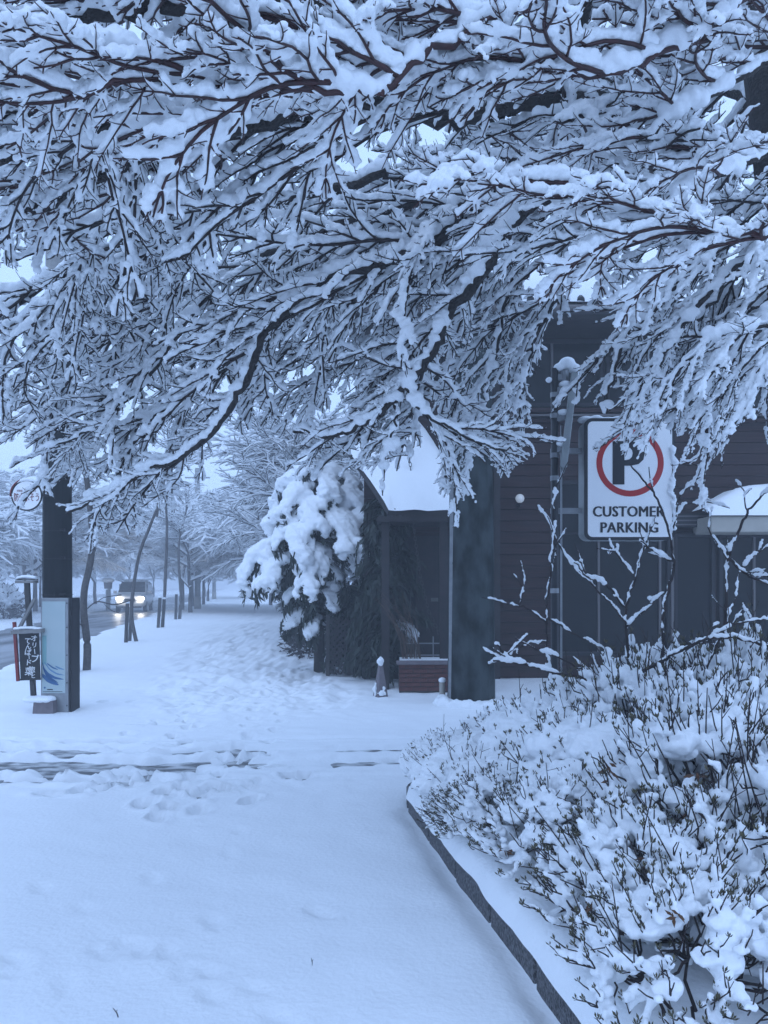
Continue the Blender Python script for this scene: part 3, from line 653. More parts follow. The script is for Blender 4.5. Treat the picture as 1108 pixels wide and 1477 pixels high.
mb = MB(); mb.tube([(c_[0]+rad*math.cos(t)*.98, .006, c_[2]+rad*math.sin(t)+.012) for t in np.linspace(.9, 2.3, 9)], [.006, .014, .02, .022, .024, .02, .02, .014, .006], 6); mb.build('snow', M['snow'], rsn, smooth=True)

# handwritten menu board on a leaning post
MY = 9.55; mb0 = G(48, 1008); mn = thing('menu_board', 'black board with white brush lettering hung on a leaning wooden post', 'sign board', (P(49, 0, MY)[0], MY, 0))
def mp(px, py, y=0.0): p = P(px, py, MY)-np.array(mn.location); p[1] += y; return p
mb = MB(); mb.bar(mp(49, 1012), mp(39, 838), .055, .05, up=(0, 1, 0)); mb.build('post', M['stake'], mn)
mb = MB(); a, b = mp(25.5, 839.5), mp(52, 839); mb.bar(a, b, .14, .03); mb.build('cap_board', M['greywood'], mn)
mb = MB(); mb.bar(mp(25.5, 836.5), mp(52, 836), .12, .012); mb.build('cap_trim', M['stake'], mn)
mb = MB()
for k in range(7): p = mp(27.5+k*3.8, 834-2.0*math.sin(math.pi*(k+.5)/7)); mb.ell(p, (.026, .065, .026), 8, 6)
link('snow_cap', remesh(mb, 'snow_cap', M['snow'], .01, 2), mn)
mb = MB(); mb.bar(mp(29, 909, -.045), mp(53, 863, -.045), .03, .05, up=(0, 1, 0)); mb.build('brace', M['greywood'], mn)
mb = MB(); mb.bar(mp(22, 911.5, -.06), mp(65, 909, -.06), .12, .045); mb.build('shelf', M['greywood'], mn)
mb = MB()
for k in range(9): mb.ell(mp(26+k*4.3, 906.5-(1.2 if 1 < k < 7 else 0), -.06), (.03, .055, .022), 8, 6)
link('shelf_snow', remesh(mb, 'shelf_snow', M['snow'], .01, 2), mn)
mb = MB(); q0 = [mp(30, 914, -.05), mp(58, 913, -.05), mp(60.5, 979, -.05), mp(32.5, 980, -.05)]
mb.prism(q0, (0, 0, 0), (0, .02, 0)); mb.build('board', M['board'], mn)
mb = MB(); mb.bar(mp(22.5, 897, -.03), mp(28, 982, -.03), .032, .04, up=(0, 1, 0)); mb.build('red_slat', M['redwood'], mn)
mb = MB(); mb.bar(mp(28, 980, -.03), mp(60, 979, -.03), .02, .03, up=(0, 1, 0)); mb.build('bottom_rail', M['stake'], mn)
for (ch, px, py, h_, rt) in (('オ', 52, 920, 8, .1), ('リ', 52.5, 930, 7, .1), ('ー', 53, 939, 7, 1.45), ('ブ', 54, 949, 10, .1), ('惣', 49, 965, 8, 0), ('と', 51, 974, 6, 0),
                             ('て', 43, 924, 8, .1), ('ん', 44, 932, 7, 0), ('ぱ', 43.5, 940, 8, .1), ('ー', 45, 947, 6, 1.5), ('ド', 45, 955, 8, .1), ('菜', 45, 968, 10, .1)):
    wtext(ch, px, py, h_*.9, M['chalk'], mn, -.054, MY, bold=.012, rot=rt)
mb = MB(); b_ = mp(68, 1020); mb.box((b_[0], -.02, .06), (.26, .2, .2), taper=.9); mb.build('base_block', M['stone'], mn)
mb = MB()
for (px, py, r) in ((52, 1014, .10), (62, 1011, .12), (72, 1011, .09), (45, 1017, .08)): p = mp(px, py); mb.ell((p[0], -.03, .17), (r, .12, .045), 10, 8)
link('base_snow', remesh(mb, 'base_snow', M['snow'], .014, 2), mn)

# ------------------------------------------------------------------ stakes, far poles, far bollard, cables
def stake(px0, py0, px1, py1, label, w=.085, rail=None, snow=True):
    b = G(px0, py0); Yd = b[1]; t = thing('tree_stake', label, 'stake', tuple(b), group='wooden stakes along the street')
    top = P(px1, py1, Yd)-b
    mb = MB(); mb.tube([(0, 0, -.1), top], [w/2, w/2], 8); mb.build('post', M['stake'], t, smooth=False)
    if snow:
        mb = MB(); mb.ell(top+np.array([0, 0, .02]), (w*.62, w*.62, .045), 10, 7); mb.build('snow_cap', M['snow'], t, smooth=True)
    return t
stake(109, 968, 107, 890, 'stout stake right behind the near utility pole', .17)
stake(181.5, 927, 184, 870, 'left stake of the pair at the leaning young tree', .105)
stake(187, 924, 190, 874, 'right stake of the pair at the leaning young tree', .10)
stake(228, 905.5, 231, 862, 'stake left of the second straight young tree', .12)
stake(234.5, 905, 237, 864, 'stake touching the trunk of the second straight young tree', .12)
stake(253.5, 893, 254.5, 857, 'single stake beside the farthest staked young tree', .13)
def fpole(px, py, w, label, ztop=9.0, box=True):
    b = G(px, py); t = thing('utility_pole', label, 'utility pole', tuple(b), group='utility poles fading into the fog')
    mb = MB(); mb.tube([(0, 0, -.2), (0, 0, ztop)], [w/2, w*.4], 12); mb.build('shaft', M['concrete'], t, smooth=True)
    mb = MB(); mb.tube([(0, 0, -.1), (0, 0, .75)], w*.56, 12); mb.build('base_sleeve', M['beige'], t, smooth=True)
    mb = MB(); mb.tube([(0, 0, 3.2), (0, 0, 4.6)], w*.51, 12); mb.build('dark_sleeve', M['stone'], t, smooth=True)
    mb = MB(); mb.bar((-.8, 0, ztop-.6), (.8, 0, ztop-.6), .09, .09); mb.build('cross_arm', M['steel'], t)
fpole(285, 878, .42, 'nearer foggy concrete utility pole beyond the staked young trees')
fpole(309, 864, .40, 'farther pale utility pole deep in the fog')
for k, (p0, p1) in enumerate(((P(-60, 700, 26), P(75, 704, 11)), (P(-60, 742, 34), P(70, 722, 14)), (P(286, 640, 49), P(520, 628, 30)))):
    t = np.linspace(0, 1, 14)[:, None]; pts = np.array(p0)*(1-t)+np.array(p1)*t; pts[:, 2] -= .25*4*(t[:, 0]*(1-t[:, 0]))
    L0 = pts[0].copy(); mb = MB(); mb.tube(pts-L0, .018, 5)
    o = mb.build('overhead_cable', M['snow_far']); o.location = L0
    tag(o, ('upper snow-coated overhead cable left of the near pole', 'lower snow-coated overhead cable left of the near pole', 'faint overhead cable running behind the canopy to the far pole')[k], 'cable')
fb = thing('lantern_post', 'small snow-capped lantern post across the street by the car', 'lantern', tuple(P(156, 876, 46)*[1, 1, 0]))
mb = MB(); mb.tube([(0, 0, 0), (0, 0, 1.25)], .14, 8); mb.build('post', M['concrete'], fb)
mb = MB(); mb.box((0, 0, 1.5), (.34, .34, .4), taper=1.15); mb.build('lantern_box', M['stone'], fb)
mb = MB(); mb.ell((0, 0, 1.8), (.36, .36, .16), 12, 8); mb.build('snow_cap', M['snow'], fb, smooth=True)

# ------------------------------------------------------------------ oncoming minivan
cg = P(195, 0, 46.5); car = thing('minivan', 'white oncoming minivan with headlights on in the fog', 'minivan', (cg[0], 46.5, -.05), TH+math.pi)
def loft(secs, name, m, parent, smooth=True):
    """secs: (y, zlow, zhigh, halfwidth_low, halfwidth_high)"""
    mb = MB(); n = 12; v = []
    for (y, z0, z1, w0, w1) in secs:
        for k in range(n):
            a = 2*math.pi*(k+.5)/n; cx__, sy__ = math.cos(a), math.sin(a)
            e = lambda t: math.copysign(abs(t)**.45, t)
            zz_ = (z0+z1)/2+(z1-z0)/2*e(sy__); ww_ = w0+(w1-w0)*((zz_-z0)/(z1-z0)); v.append((ww_*e(cx__), y, zz_))
    k_ = len(secs)
    f = [(i*n+j, i*n+(j+1) % n, (i+1)*n+(j+1) % n, (i+1)*n+j) for i in range(k_-1) for j in range(n)]+[tuple(range(n-1, -1, -1)), tuple((k_-1)*n+j for j in range(n))]
    mb.add(v, f); return mb.build(name, m, parent, smooth)
body = loft([(-2.3, .35, 1.0, .80, .82), (-2.2, .28, 1.12, .85, .86), (1.2, .26, 1.14, .86, .86), (1.9, .27, 1.06, .86, .84), (2.2, .30, .98, .83, .78), (2.33, .36, .86, .76, .70)], 'body', M['carpaint'], car)
cabn = loft([(-2.25, 1.05, 1.72, .82, .72), (-2.1, 1.0, 1.84, .84, .72), (.3, 1.0, 1.86, .84, .72), (.75, 1.0, 1.76, .84, .72), (1.55, 1.0, 1.12, .82, .78)], 'cabin', M['carpaint'], car)
mb = MB(); mb.add([(-.76, 1.50, 1.16), (.76, 1.50, 1.16), (.66, .80, 1.76), (-.66, .80, 1.76)], [(0, 1, 2, 3)]); mb.add([(-.76, 1.44, 1.12), (.76, 1.44, 1.12), (.66, .74, 1.72), (-.66, .74, 1.72)], [(3, 2, 1, 0)])
mb.build('windscreen', M['glass'], car)
for sx_ in (-1, 1):
    mb = MB(); mb.box((sx_*.80, -.4, 1.42), (.03, 2.2, .42)); mb.build('side_window', M['glass'], car)
    hl = MB(); hl.ell((sx_*.62, 2.24, .80), (.19, .10, .10), 12, 8); hlo = hl.build('headlight', M['lamp'], car, smooth=True)
    mb = MB(); mb.bar((sx_*.50, 2.33, .78), (sx_*.22, 2.37, .56), .06, .05, up=(0, 1, 0)); mb.bar((sx_*.22, 2.37, .56), (0, 2.38, .56), .06, .05, up=(0, 1, 0)); mb.build('grille_chevron', M['silver'], car)
    mb = MB(); mb.box((sx_*.98, 1.15, 1.16), (.2, .12, .16)); mb.build('mirror', M['carpaint'], car, bevel=.03)
    mb = MB(); mb.ell((sx_*.64, 2.28, .46), (.09, .05, .07), 10, 8); mb.build('fog_lamp', M['silver'], car, smooth=True)
    for y in (1.45, -1.45):
        mb = MB(); mb.tube([(sx_*.66, y, .31), (sx_*.86, y, .31)], .31, 18); w_ = mb.build('wheel', M['rubber'], car)
        mb = MB(); mb.tube([(sx_*.855, y, .31), (sx_*.875, y, .31)], .20, 14); mb.build('rim', M['silver'], w_)
    hl_ = bpy.data.lights.new('headlight_beam', 'POINT'); hl_.energy = 16; hl_.shadow_soft_size = .09; hl_.color = (1, .95, .85)
    hlb = bpy.data.objects.new('headlight_beam', hl_); COL.objects.link(hlb); hlb.parent = car; hlb.location = (sx_*.62, 2.46, .80)
mb = MB(); mb.box((0, 2.33, .70), (.62, .06, .20)); mb.build('grille', M['blackpaint'], car, bevel=.01)
mb = MB(); mb.box((0, 2.36, .38), (.33, .03, .16)); mb.build('number_plate', M['white'], car)
mb = MB(); mb.box((0, 2.30, .30), (1.3, .06, .10)); mb.build('lower_intake', M['blackpaint'], car)
mb = MB(); mb.ell((0, -.8, 1.86), (.70, 1.5, .09), 16, 8); mb.build('roof_snow', M['snow'], car, smooth=True)

# ================================================================== vegetation
def nrm(v): v = np.asarray(v, float); return v/max(1e-9, np.linalg.norm(v))
def yawpitch(d): return math.atan2(d[1], d[0]), math.asin(max(-1, min(1, d[2]/max(1e-9, np.linalg.norm(d)))))
def ypdir(y, p): return np.array([math.cos(p)*math.cos(y), math.cos(p)*math.sin(y), math.sin(p)])

def curve(rng, p, yaw, pitch, L, n, dyaw, dpitch, jit):
    """polyline that bends by dyaw / dpitch over its length"""
    pts = [np.array(p, float)]
    for i in range(n):
        yaw += dyaw/n+rng.gauss(0, jit); pitch += dpitch/n+rng.gauss(0, jit*.7)
        pts.append(pts[-1]+ypdir(yaw, pitch)*L/n)
    return np.array(pts)

def spray(seed, L, p0, p1, fat=1.0, dens=1.0, twigr=1.0, cover=.9):
    """a bough of fine twigs lying in one tilted fan, with the snow that has settled on it.
    Grows from the origin along +X; p0, p1 = pitch at base and tip"""
    rng = random.Random(seed); tw = MB(); sn = MB()
    def snowon(pts, h, frac, tap=.55):
        k = max(2, int(round((len(pts)-1)*frac)))+1; q = pts[:k]
        if len(q) < 2: return
        # finer sampling with lumps
        t = np.linspace(0, len(q)-1, max(3, int(len(q)*1.7))); q2 = np.stack([np.interp(t, range(len(q)), q[:, i]) for i in range(3)], 1)
        w = h*np.linspace(1, tap, len(q2))*np.array([rng.uniform(.72, 1.22) for _ in q2])
        q2 = q2+np.array([[rng.gauss(0, h*.12), rng.gauss(0, h*.12), 0] for _ in q2])
        sn.tube(q2, w*.62, 7, sq=.92, lift=w*.66)
    def grow(p, yaw, pitch, L, lev, r, sgn):
        n = {0: 14, 1: 8, 2: 4, 3: 3}[lev]
        if lev == 0: pts = curve(rng, p, yaw, pitch, L, n, rng.uniform(-.9, .9), p1-p0, .09)
        else: pts = curve(rng, p, yaw, pitch, L, n, (-sgn*rng.uniform(-.2, .8) if lev == 1 else -sgn*rng.uniform(-.3, .6)), (rng.uniform(-.45, .55) if lev == 1 else rng.uniform(0, .9)), .13)
        tw.tube(pts, np.linspace(r, max(.0013*twigr, r*.38), len(pts)), 5 if lev < 2 else 4)
        h = {0: .052, 1: .043, 2: .026, 3: .014}[lev]*fat
        if lev < 2 or rng.random() < cover: snowon(pts, h, {0: .97, 1: .92, 2: .8, 3: .5}[lev])
        if lev == 3: return
        sp_ = {0: .125, 1: .072, 2: .06}[lev]/dens; d = sp_*rng.uniform(.6, 1.2) if lev else .12; sd = rng.choice((-1, 1))
        segl = L/n
        while d < L*.97:
            i = min(n-1, int(d/segl)); f = d/segl-i; q = pts[i]*(1-f)+pts[i+1]*f
            y0, q0 = yawpitch(pts[i+1]-pts[i]); rem = L-d
            if lev == 0: l2 = min(.72, .10+rem*.62)*rng.uniform(.35, 1.1)
            elif lev == 1: l2 = min(.16, .045+rem*.35)*rng.uniform(.45, 1.2)
            else: l2 = rng.uniform(.018, .05)
            both = rng.random() < .30
            for sg in ((sd, -sd) if both else (sd,)):
                if lev == 2 and rng.random() < .4: continue
                grow(q, y0+sg*(rng.uniform(.35, 1.1) if lev == 0 else rng.uniform(.5, 1.15)), q0+rng.uniform(-.28, .25), l2, lev+1, {0: .0056, 1: .0030, 2: .0022}[lev]*twigr, sg)
            sd = sd if rng.random() < .25 else -sd; d += sp_*rng.uniform(.5, 1.6)
    grow((0, 0, 0), 0, p0, L, 0, .0100*twigr, 1)
    return tw, sn

SPR = {}
def make_spray(key, i, *a, twm='twig_dark', vox=.0085, **k):
    tw, sn = spray(*a, **k)
    SPR.setdefault(key, []).append((tw.mesh('twigs', M[twm], True), rough(remesh(sn, 'snow', M['snow'], vox, 2), .016, 28, i)))
for i in range(4): make_spray('near', i, 100+i, 1.15, R(2), R(-6-8*i), fat=1.35, dens=.85, twigr=1.3, twm='twig', vox=.009)
for i in range(6): make_spray('flat', i, 200+i, 1.35, R(6-5*i), R(-24-5*i), fat=1.12, dens=.86, twigr=1.35, vox=.0085, cover=.8)
for i in range(6): make_spray('droop', i, 300+i, 1.35, R(-8-5*i), R(-48-4*i), fat=1.06, dens=.88, twigr=1.35, vox=.0085, cover=.8)
for i in range(3): make_spray('hang', i, 400+i, 1.15, R(-34-6*i), R(-76), fat=.95, dens=.95, twigr=1.3, vox=.0085, cover=.85)

# ------------------------------------------------------------------ the big tree whose boughs fill the top of the picture
tree = thing('maple_tree', 'big snow-laden tree whose boughs hang across the whole top of the picture', 'tree', (3.3, 4.9, 0))
T0 = np.array(tree.location)
def limb(nodes, r0, r1, snow=1.0, m='bark'):
    c = np.array([P(a, b, y) for a, b, y in nodes]); n = len(c)
    # smooth path through the nodes
    t = np.linspace(0, n-1, (n-1)*7+1); pts = []
    for tt in t:
        i = min(n-2, int(tt)); f = tt-i; p0 = c[max(0, i-1)]; p1 = c[i]; p2 = c[i+1]; p3 = c[min(n-1, i+2)]
        pts.append(.5*((2*p1)+(-p0+p2)*f+(2*p0-5*p1+4*p2-p3)*f*f+(-p0+3*p1-3*p2+p3)*f**3))
    pts = np.array(pts)-T0; rr = np.linspace(r0, r1, len(pts))
    rg = np.random.RandomState(int(r0*1e5)+len(pts)); pts = pts+rg.normal(0, .010, pts.shape)
    mb = MB(); mb.tube(pts, rr*(1+.12*rg.normal(0, 1, len(rr)).clip(-1, 1)), 8); o = mb.build('limb', M[m], tree, smooth=True)
    if snow:
        sn = MB(); tt2 = np.linspace(0, len(pts)-1, len(pts)*3); q = np.stack([np.interp(tt2, range(len(pts)), pts[:, i]) for i in range(3)], 1); r2 = np.interp(tt2, range(len(pts)), rr)
        w = (r2*.95+.012)*snow*(1+.22*rg.normal(0, 1, len(q)).clip(-1.3, 1.3)); sn.tube(q, w, 8, sq=.95, lift=r2*.75+w*.62)
        for k in range(int(len(q)*.10)):
            i = rg.randint(len(q)); a = rg.uniform(.03, .055)*snow; sn.ell(q[i]+[0, 0, r2[i]+a*.5], (a*1.2, a, a*.75), 8, 6)
        link('limb_snow', rough(remesh(sn, 'limb_snow', M['snow'], .010, 3), .018, 22, len(q)), o)
    return pts+T0
CR = (1140, 215, 4.7)
# trunk: leans in from the right, forks just at the picture's edge
tp = np.array([(3.3, 4.9, -.2), (3.28, 4.9, .6), (3.1, 4.85, 1.6), (2.95, 4.8, 2.6), (2.75, 4.75, 3.4), (2.48, 4.7, 4.15), (2.32, 4.68, 4.9), (2.3, 4.7, 5.6)])-T0
mb = MB(); mb.tube(tp, [.30, .24, .21, .20, .19, .20, .14, .10], 16); mb.build('trunk', M['bark'], tree, smooth=True)
LIMBS = [  # nodes (photo x, y, distance), radius, spray kinds, spacing, scale
 ([CR, (980, 250, 4.8), (820, 280, 5.0), (700, 270, 4.8), (640, 340, 4.7), (540, 385, 4.7), (455, 408, 4.7), (395, 465, 4.8), (362, 525, 4.9), (335, 590, 5.0), (270, 652, 5.2), (190, 690, 5.4), (95, 742, 5.6)], .050, .009, 'flat droop', .30, .72),
 ([(980, 250, 4.8), (860, 240, 5.1), (770, 285, 4.8), (725, 345, 4.7), (690, 402, 4.7), (650, 448, 4.8), (632, 500, 4.8), (590, 552, 4.9), (540, 602, 5.0), (485, 628, 5.1), (425, 622, 5.3)], .048, .009, 'flat droop', .30, .70),
 ([(590, 552, 4.9), (604, 592, 4.9), (645, 615, 4.9), (700, 640, 4.9), (745, 652, 4.9)], .012, .004, 'droop', .30, .55),
 ([(575, 572, 4.95), (568, 620, 5.0), (556, 670, 5.1), (552, 712, 5.1)], .010, .003, 'flat', .45, .36),
 ([(1000, 160, 4.2), (860, 150, 3.9), (700, 150, 3.7), (560, 150, 3.6), (440, 160, 3.6), (330, 190, 3.6), (225, 215, 3.7), (140, 256, 3.8), (60, 296, 3.9), (-20, 330, 4.0), (-110, 370, 4.1)], .048, .020, 'flat near', .30, .66),
 ([(440, 160, 3.6), (340, 186, 3.4), (250, 168, 3.3), (150, 186, 3.3), (60, 204, 3.3), (-50, 250, 3.3)], .024, .012, 'near flat', .30, .60),
 ([(1100, 60, 4.2), (900, -30, 3.6), (700, -30, 3.2), (540, -8, 3.1), (455, 4, 3.0), (330, 14, 2.95), (205, 12, 2.9), (105, 32, 2.9), (0, 46, 2.95), (-90, 75, 3.0)], .040, .016, 'near', .26, .60),
 ([(900, -40, 2.7), (700, 30, 2.5), (560, 120, 2.4), (520, 133, 2.4), (430, 123, 2.35), (375, 108, 2.35), (255, 105, 2.3), (130, 130, 2.3), (40, 126, 2.3), (-60, 140, 2.3)], .012, .004, 'near', .20, .50),
 ([(1180, 345, 2.7), (1080, 335, 2.65), (1000, 326, 2.6), (935, 305, 2.6), (870, 290, 2.6), (812, 255, 2.6)], .011, .004, 'near', .20, .50),
 ([(1150, -60, 3.0), (1040, 40, 2.8), (960, 72, 2.75), (880, 110, 2.7), (760, 90, 2.7), (640, 85, 2.7), (560, 130, 2.7)], .013, .004, 'near', .20, .52),
 ([(600, 165, 4.0), (690, 168, 3.9), (750, 145, 3.9), (795, 105, 3.9), (830, 30, 3.8), (850, -50, 3.8)], .034, .060, 'near', .5, .6),
 ([CR, (1060, 330, 4.9), (990, 400, 5.0), (925, 460, 5.1), (890, 520, 5.2), (872, 600, 5.25)], .028, .006, 'droop hang', .28, .62),
 ([CR, (1120, 400, 4.9), (1060, 470, 5.0), (1010, 550, 5.1), (985, 620, 5.1)], .026, .006, 'hang droop', .26, .62),
 ([CR, (1170, 420, 4.6), (1110, 520, 4.7), (1070, 600, 4.8)], .024, .006, 'hang droop', .26, .60),
 ([(860, 240, 5.1), (850, 320, 5.6), (820, 400, 5.9), (780, 470, 6.0), (755, 540, 6.1), (745, 600, 6.1)], .022, .005, 'droop hang', .28, .60),
 ([(700, 270, 5.2), (560, 300, 5.4), (440, 345, 5.6), (320, 400, 5.8), (210, 455, 6.0), (110, 530, 6.2), (40, 610, 6.4)], .030, .006, 'flat droop', .27, .72),
 ([(560, 250, 4.6), (440, 280, 4.7), (320, 305, 4.8), (190, 345, 4.9), (70, 400, 5.0), (-40, 460, 5.1)], .028, .008, 'flat droop', .27, .72),
 ([(640, 340, 5.5), (540, 420, 6.0), (430, 470, 6.2), (330, 530, 6.4), (240, 590, 6.5), (150, 640, 6.6), (70, 680, 6.7)], .022, .005, 'flat droop', .28, .68),
 ([(725, 345, 5.4), (640, 400, 6.0), (560, 470, 6.3), (500, 530, 6.5), (440, 580, 6.6)], .020, .005, 'droop', .28, .62),
 ([(1000, 160, 4.2), (960, 260, 4.0), (900, 330, 3.9), (830, 370, 3.9)], .016, .005, 'near flat', .3, .55),
 ([CR, (1050, 130, 5.2), (930, 150, 5.6), (800, 210, 5.8), (660, 240, 6.0), (520, 300, 6.2), (400, 370, 6.4)], .034, .008, 'flat', .30, .75),
 ([CR, (1090, 350, 4.4), (1020, 430, 4.4), (965, 500, 4.5), (935, 570, 4.5)], .018, .005, 'droop hang', .27, .55),
 ([CR, (1130, 400, 4.2), (1095, 480, 4.2), (1045, 560, 4.2), (1030, 610, 4.2)], .018, .005, 'hang', .27, .52),
 ([(860, 240, 5.1), (770, 330, 5.6), (735, 420, 5.8), (715, 510, 5.9), (700, 590, 5.9), (692, 640, 5.9)], .020, .005, 'droop hang', .26, .60),
 ([(1190, 40, 3.3), (1090, 100, 3.2), (1000, 150, 3.1), (920, 205, 3.1)], .014, .004, 'near', .22, .55),
 ([(1190, 190, 3.3), (1100, 225, 3.2), (1010, 265, 3.1), (935, 335, 3.1)], .014, .004, 'near flat', .22, .55),
 ([(1190, 480, 3.9), (1120, 470, 3.9), (1050, 480, 3.9), (990, 520, 3.9)], .014, .004, 'hang', .22, .45),
 ([(640, 470, 5.4), (612, 560, 5.3), (602, 620, 5.3), (590, 665, 5.3)], .010, .003, 'flat droop', .20, .36),
 ([(1060, 400, 5.0), (990, 480, 5.1), (940, 550, 5.15), (902, 612, 5.2)], .014, .004, 'hang droop', .20, .42),
 ([(320, 400, 5.8), (260, 480, 5.7), (200, 560, 5.7), (130, 620, 5.7), (60, 650, 5.7)], .016, .004, 'flat droop', .24, .50),
 ([(440, 345, 5.6), (400, 440, 6.2), (330, 480, 6.6), (260, 540, 6.8), (190, 600, 6.9)], .016, .004, 'droop', .26, .52),
 ([(105, 32, 2.9), (180, 130, 3.6), (150, 300, 4.4), (60, 480, 5.2), (20, 560, 5.4)], .012, .005, 'droop', .33, .62),
]
# lower edge of the canopy in the photograph
LB = [(-200, 620), (0, 628), (55, 660), (80, 735), (120, 775), (180, 735), (250, 735), (280, 700), (300, 640), (345, 610), (400, 640), (450, 660), (520, 700), (560, 725), (640, 735), (690, 690), (760, 680), (785, 640), (800, 545), (830, 530), (850, 600), (880, 690), (960, 690), (1060, 690), (1300, 700)]
LBx, LBy = [a for a, b in LB], [b for a, b in LB]
def proj(p): return CX+p[0]/p[1]*F, HY-(p[2]-CAMZ)/p[1]*F
KEEP = [(788, 470, 868, 685), (800, 700, 1000, 800), (790, 370, 886, 452), (730, 690, 790, 900)]
tr_ = random.Random(77); nsp = 0; ALLS = []
for (nodes, r0, r1, kinds, gap, scl) in LIMBS:
    near = nodes[-1][2] < 3.1
    pts = limb(nodes, r0, r1, 1.0, 'twig' if r0 < .014 and near else 'bark')
    seg = np.linalg.norm(np.diff(pts, axis=0), axis=1); cum = np.concatenate([[0], np.cumsum(seg)])
    d = .25; side = 1; kinds = kinds.split()
    while d <= cum[-1]:
        p = np.array([np.interp(d, cum, pts[:, i]) for i in range(3)]); p2 = np.array([np.interp(min(cum[-1], d+.1), cum, pts[:, i]) for i in range(3)]); p1 = np.array([np.interp(max(0, d-.1), cum, pts[:, i]) for i in range(3)])
        yaw, _ = yawpitch(p2-p1); last = d > cum[-1]-gap*.6
        for sg in ((0,) if last else (side, -side) if tr_.random() < .6 else (side,)):
            k = kinds[0] if (tr_.random() < 1-d/cum[-1] or len(kinds) == 1) else kinds[1]
            s = scl*1.3*tr_.uniform(.75, 1.2)*(1 if d/cum[-1] < .75 else .85)
            if p[1] > 3.4 and math.sin(yaw+sg*.75) < 0 and tr_.random() < (1.0 if r0 > .045 and nodes[-1][2] > 5 else .62): sg = -sg
            y = yaw+sg*(tr_.uniform(.1, .7) if p[1] < 3.6 else tr_.uniform(.1, .72))
            vi = tr_.randrange(len(SPR[k]))
            # must stay inside the canopy's outline
            vx = None
            for tries in range(6):
                tip = p+ypdir(y, {'near': -.05, 'flat': -.3, 'droop': -.6, 'hang': -1.1}[k])*s*1.0; a, b = proj(tip); mid = p+(tip-p)*.6; a2, b2 = proj(mid)
                bad = b > np.interp(a, LBx, LBy)+4 or b2 > np.interp(a2, LBx, LBy) or any(x0_ < q[0] < x1_ and y0_ < q[1] < y1_ for (x0_, y0_, x1_, y1_) in KEEP for q in ((a, b), (a2, b2), proj(p+(tip-p)*1.3), proj(p+(tip-p)*.35), proj(p+(tip-p)*.85))) or tip[1] < 1.55
                if not bad: break
                s *= .8; y = yaw+sg*tr_.uniform(.2, 1.3); k = 'flat' if k == 'droop' else k
            vi = tr_.randrange(len(SPR[k]))
            if bad: continue
            a0, b0 = proj(p)
            if max(a, a0) < -60 or min(a, a0) > 1170 or max(b, b0) < -60: continue
            ALLS.append((p, y, s, k, vi))
        side = -side; d += gap*tr_.uniform(.75, 1.25)
ALLS.sort(key=lambda q: -q[2]/q[0][1])
for k in range(30):      # the upper crown, unseen above the picture, added to shade the boughs below
    x_, y_ = tr_.uniform(-3.4, 3.0), tr_.uniform(.6, 6.6); z_ = CAMZ+.80*y_+tr_.uniform(.9, 1.6) if y_ > 2 else tr_.uniform(4.2, 4.9)
    ALLS.append((np.array([x_, y_, min(z_, 6.6)]), math.pi+tr_.uniform(-.8, .8), tr_.uniform(1.4, 1.9), 'flat', tr_.randrange(5)))
for k in range(7):  # unseen limbs of that added upper crown
    y_ = .8+.9*k; limb([(CR[0], CR[1]-60, 4.7), (CX+2.2/(.5*4.7+.5*y_)*F, -350, .5*4.7+.5*y_), (CX+.6/y_*F, HY-(3.9+.35*y_-CAMZ+.6)/y_*F, y_), (CX-1.4/y_*F, HY-(3.9+.35*y_-CAMZ+.7)/y_*F, y_), (CX-3.0/y_*F, HY-(3.9+.35*y_-CAMZ+.4)/y_*F, y_)], .05, .012)
REST = ALLS[300:]; ALLS = ALLS[:300]
for (p, y, s, k, vi) in ALLS:
    a, b = SPR[k][vi]; fl = tr_.choice((-1, 1))
    o = link('branch', a, tree); o.location = p-T0; o.rotation_euler = (tr_.uniform(-.25, .25), tr_.uniform(-.08, .08), y); o.scale = (s, s*fl, s)
    o2 = link('branch_snow', b, o)
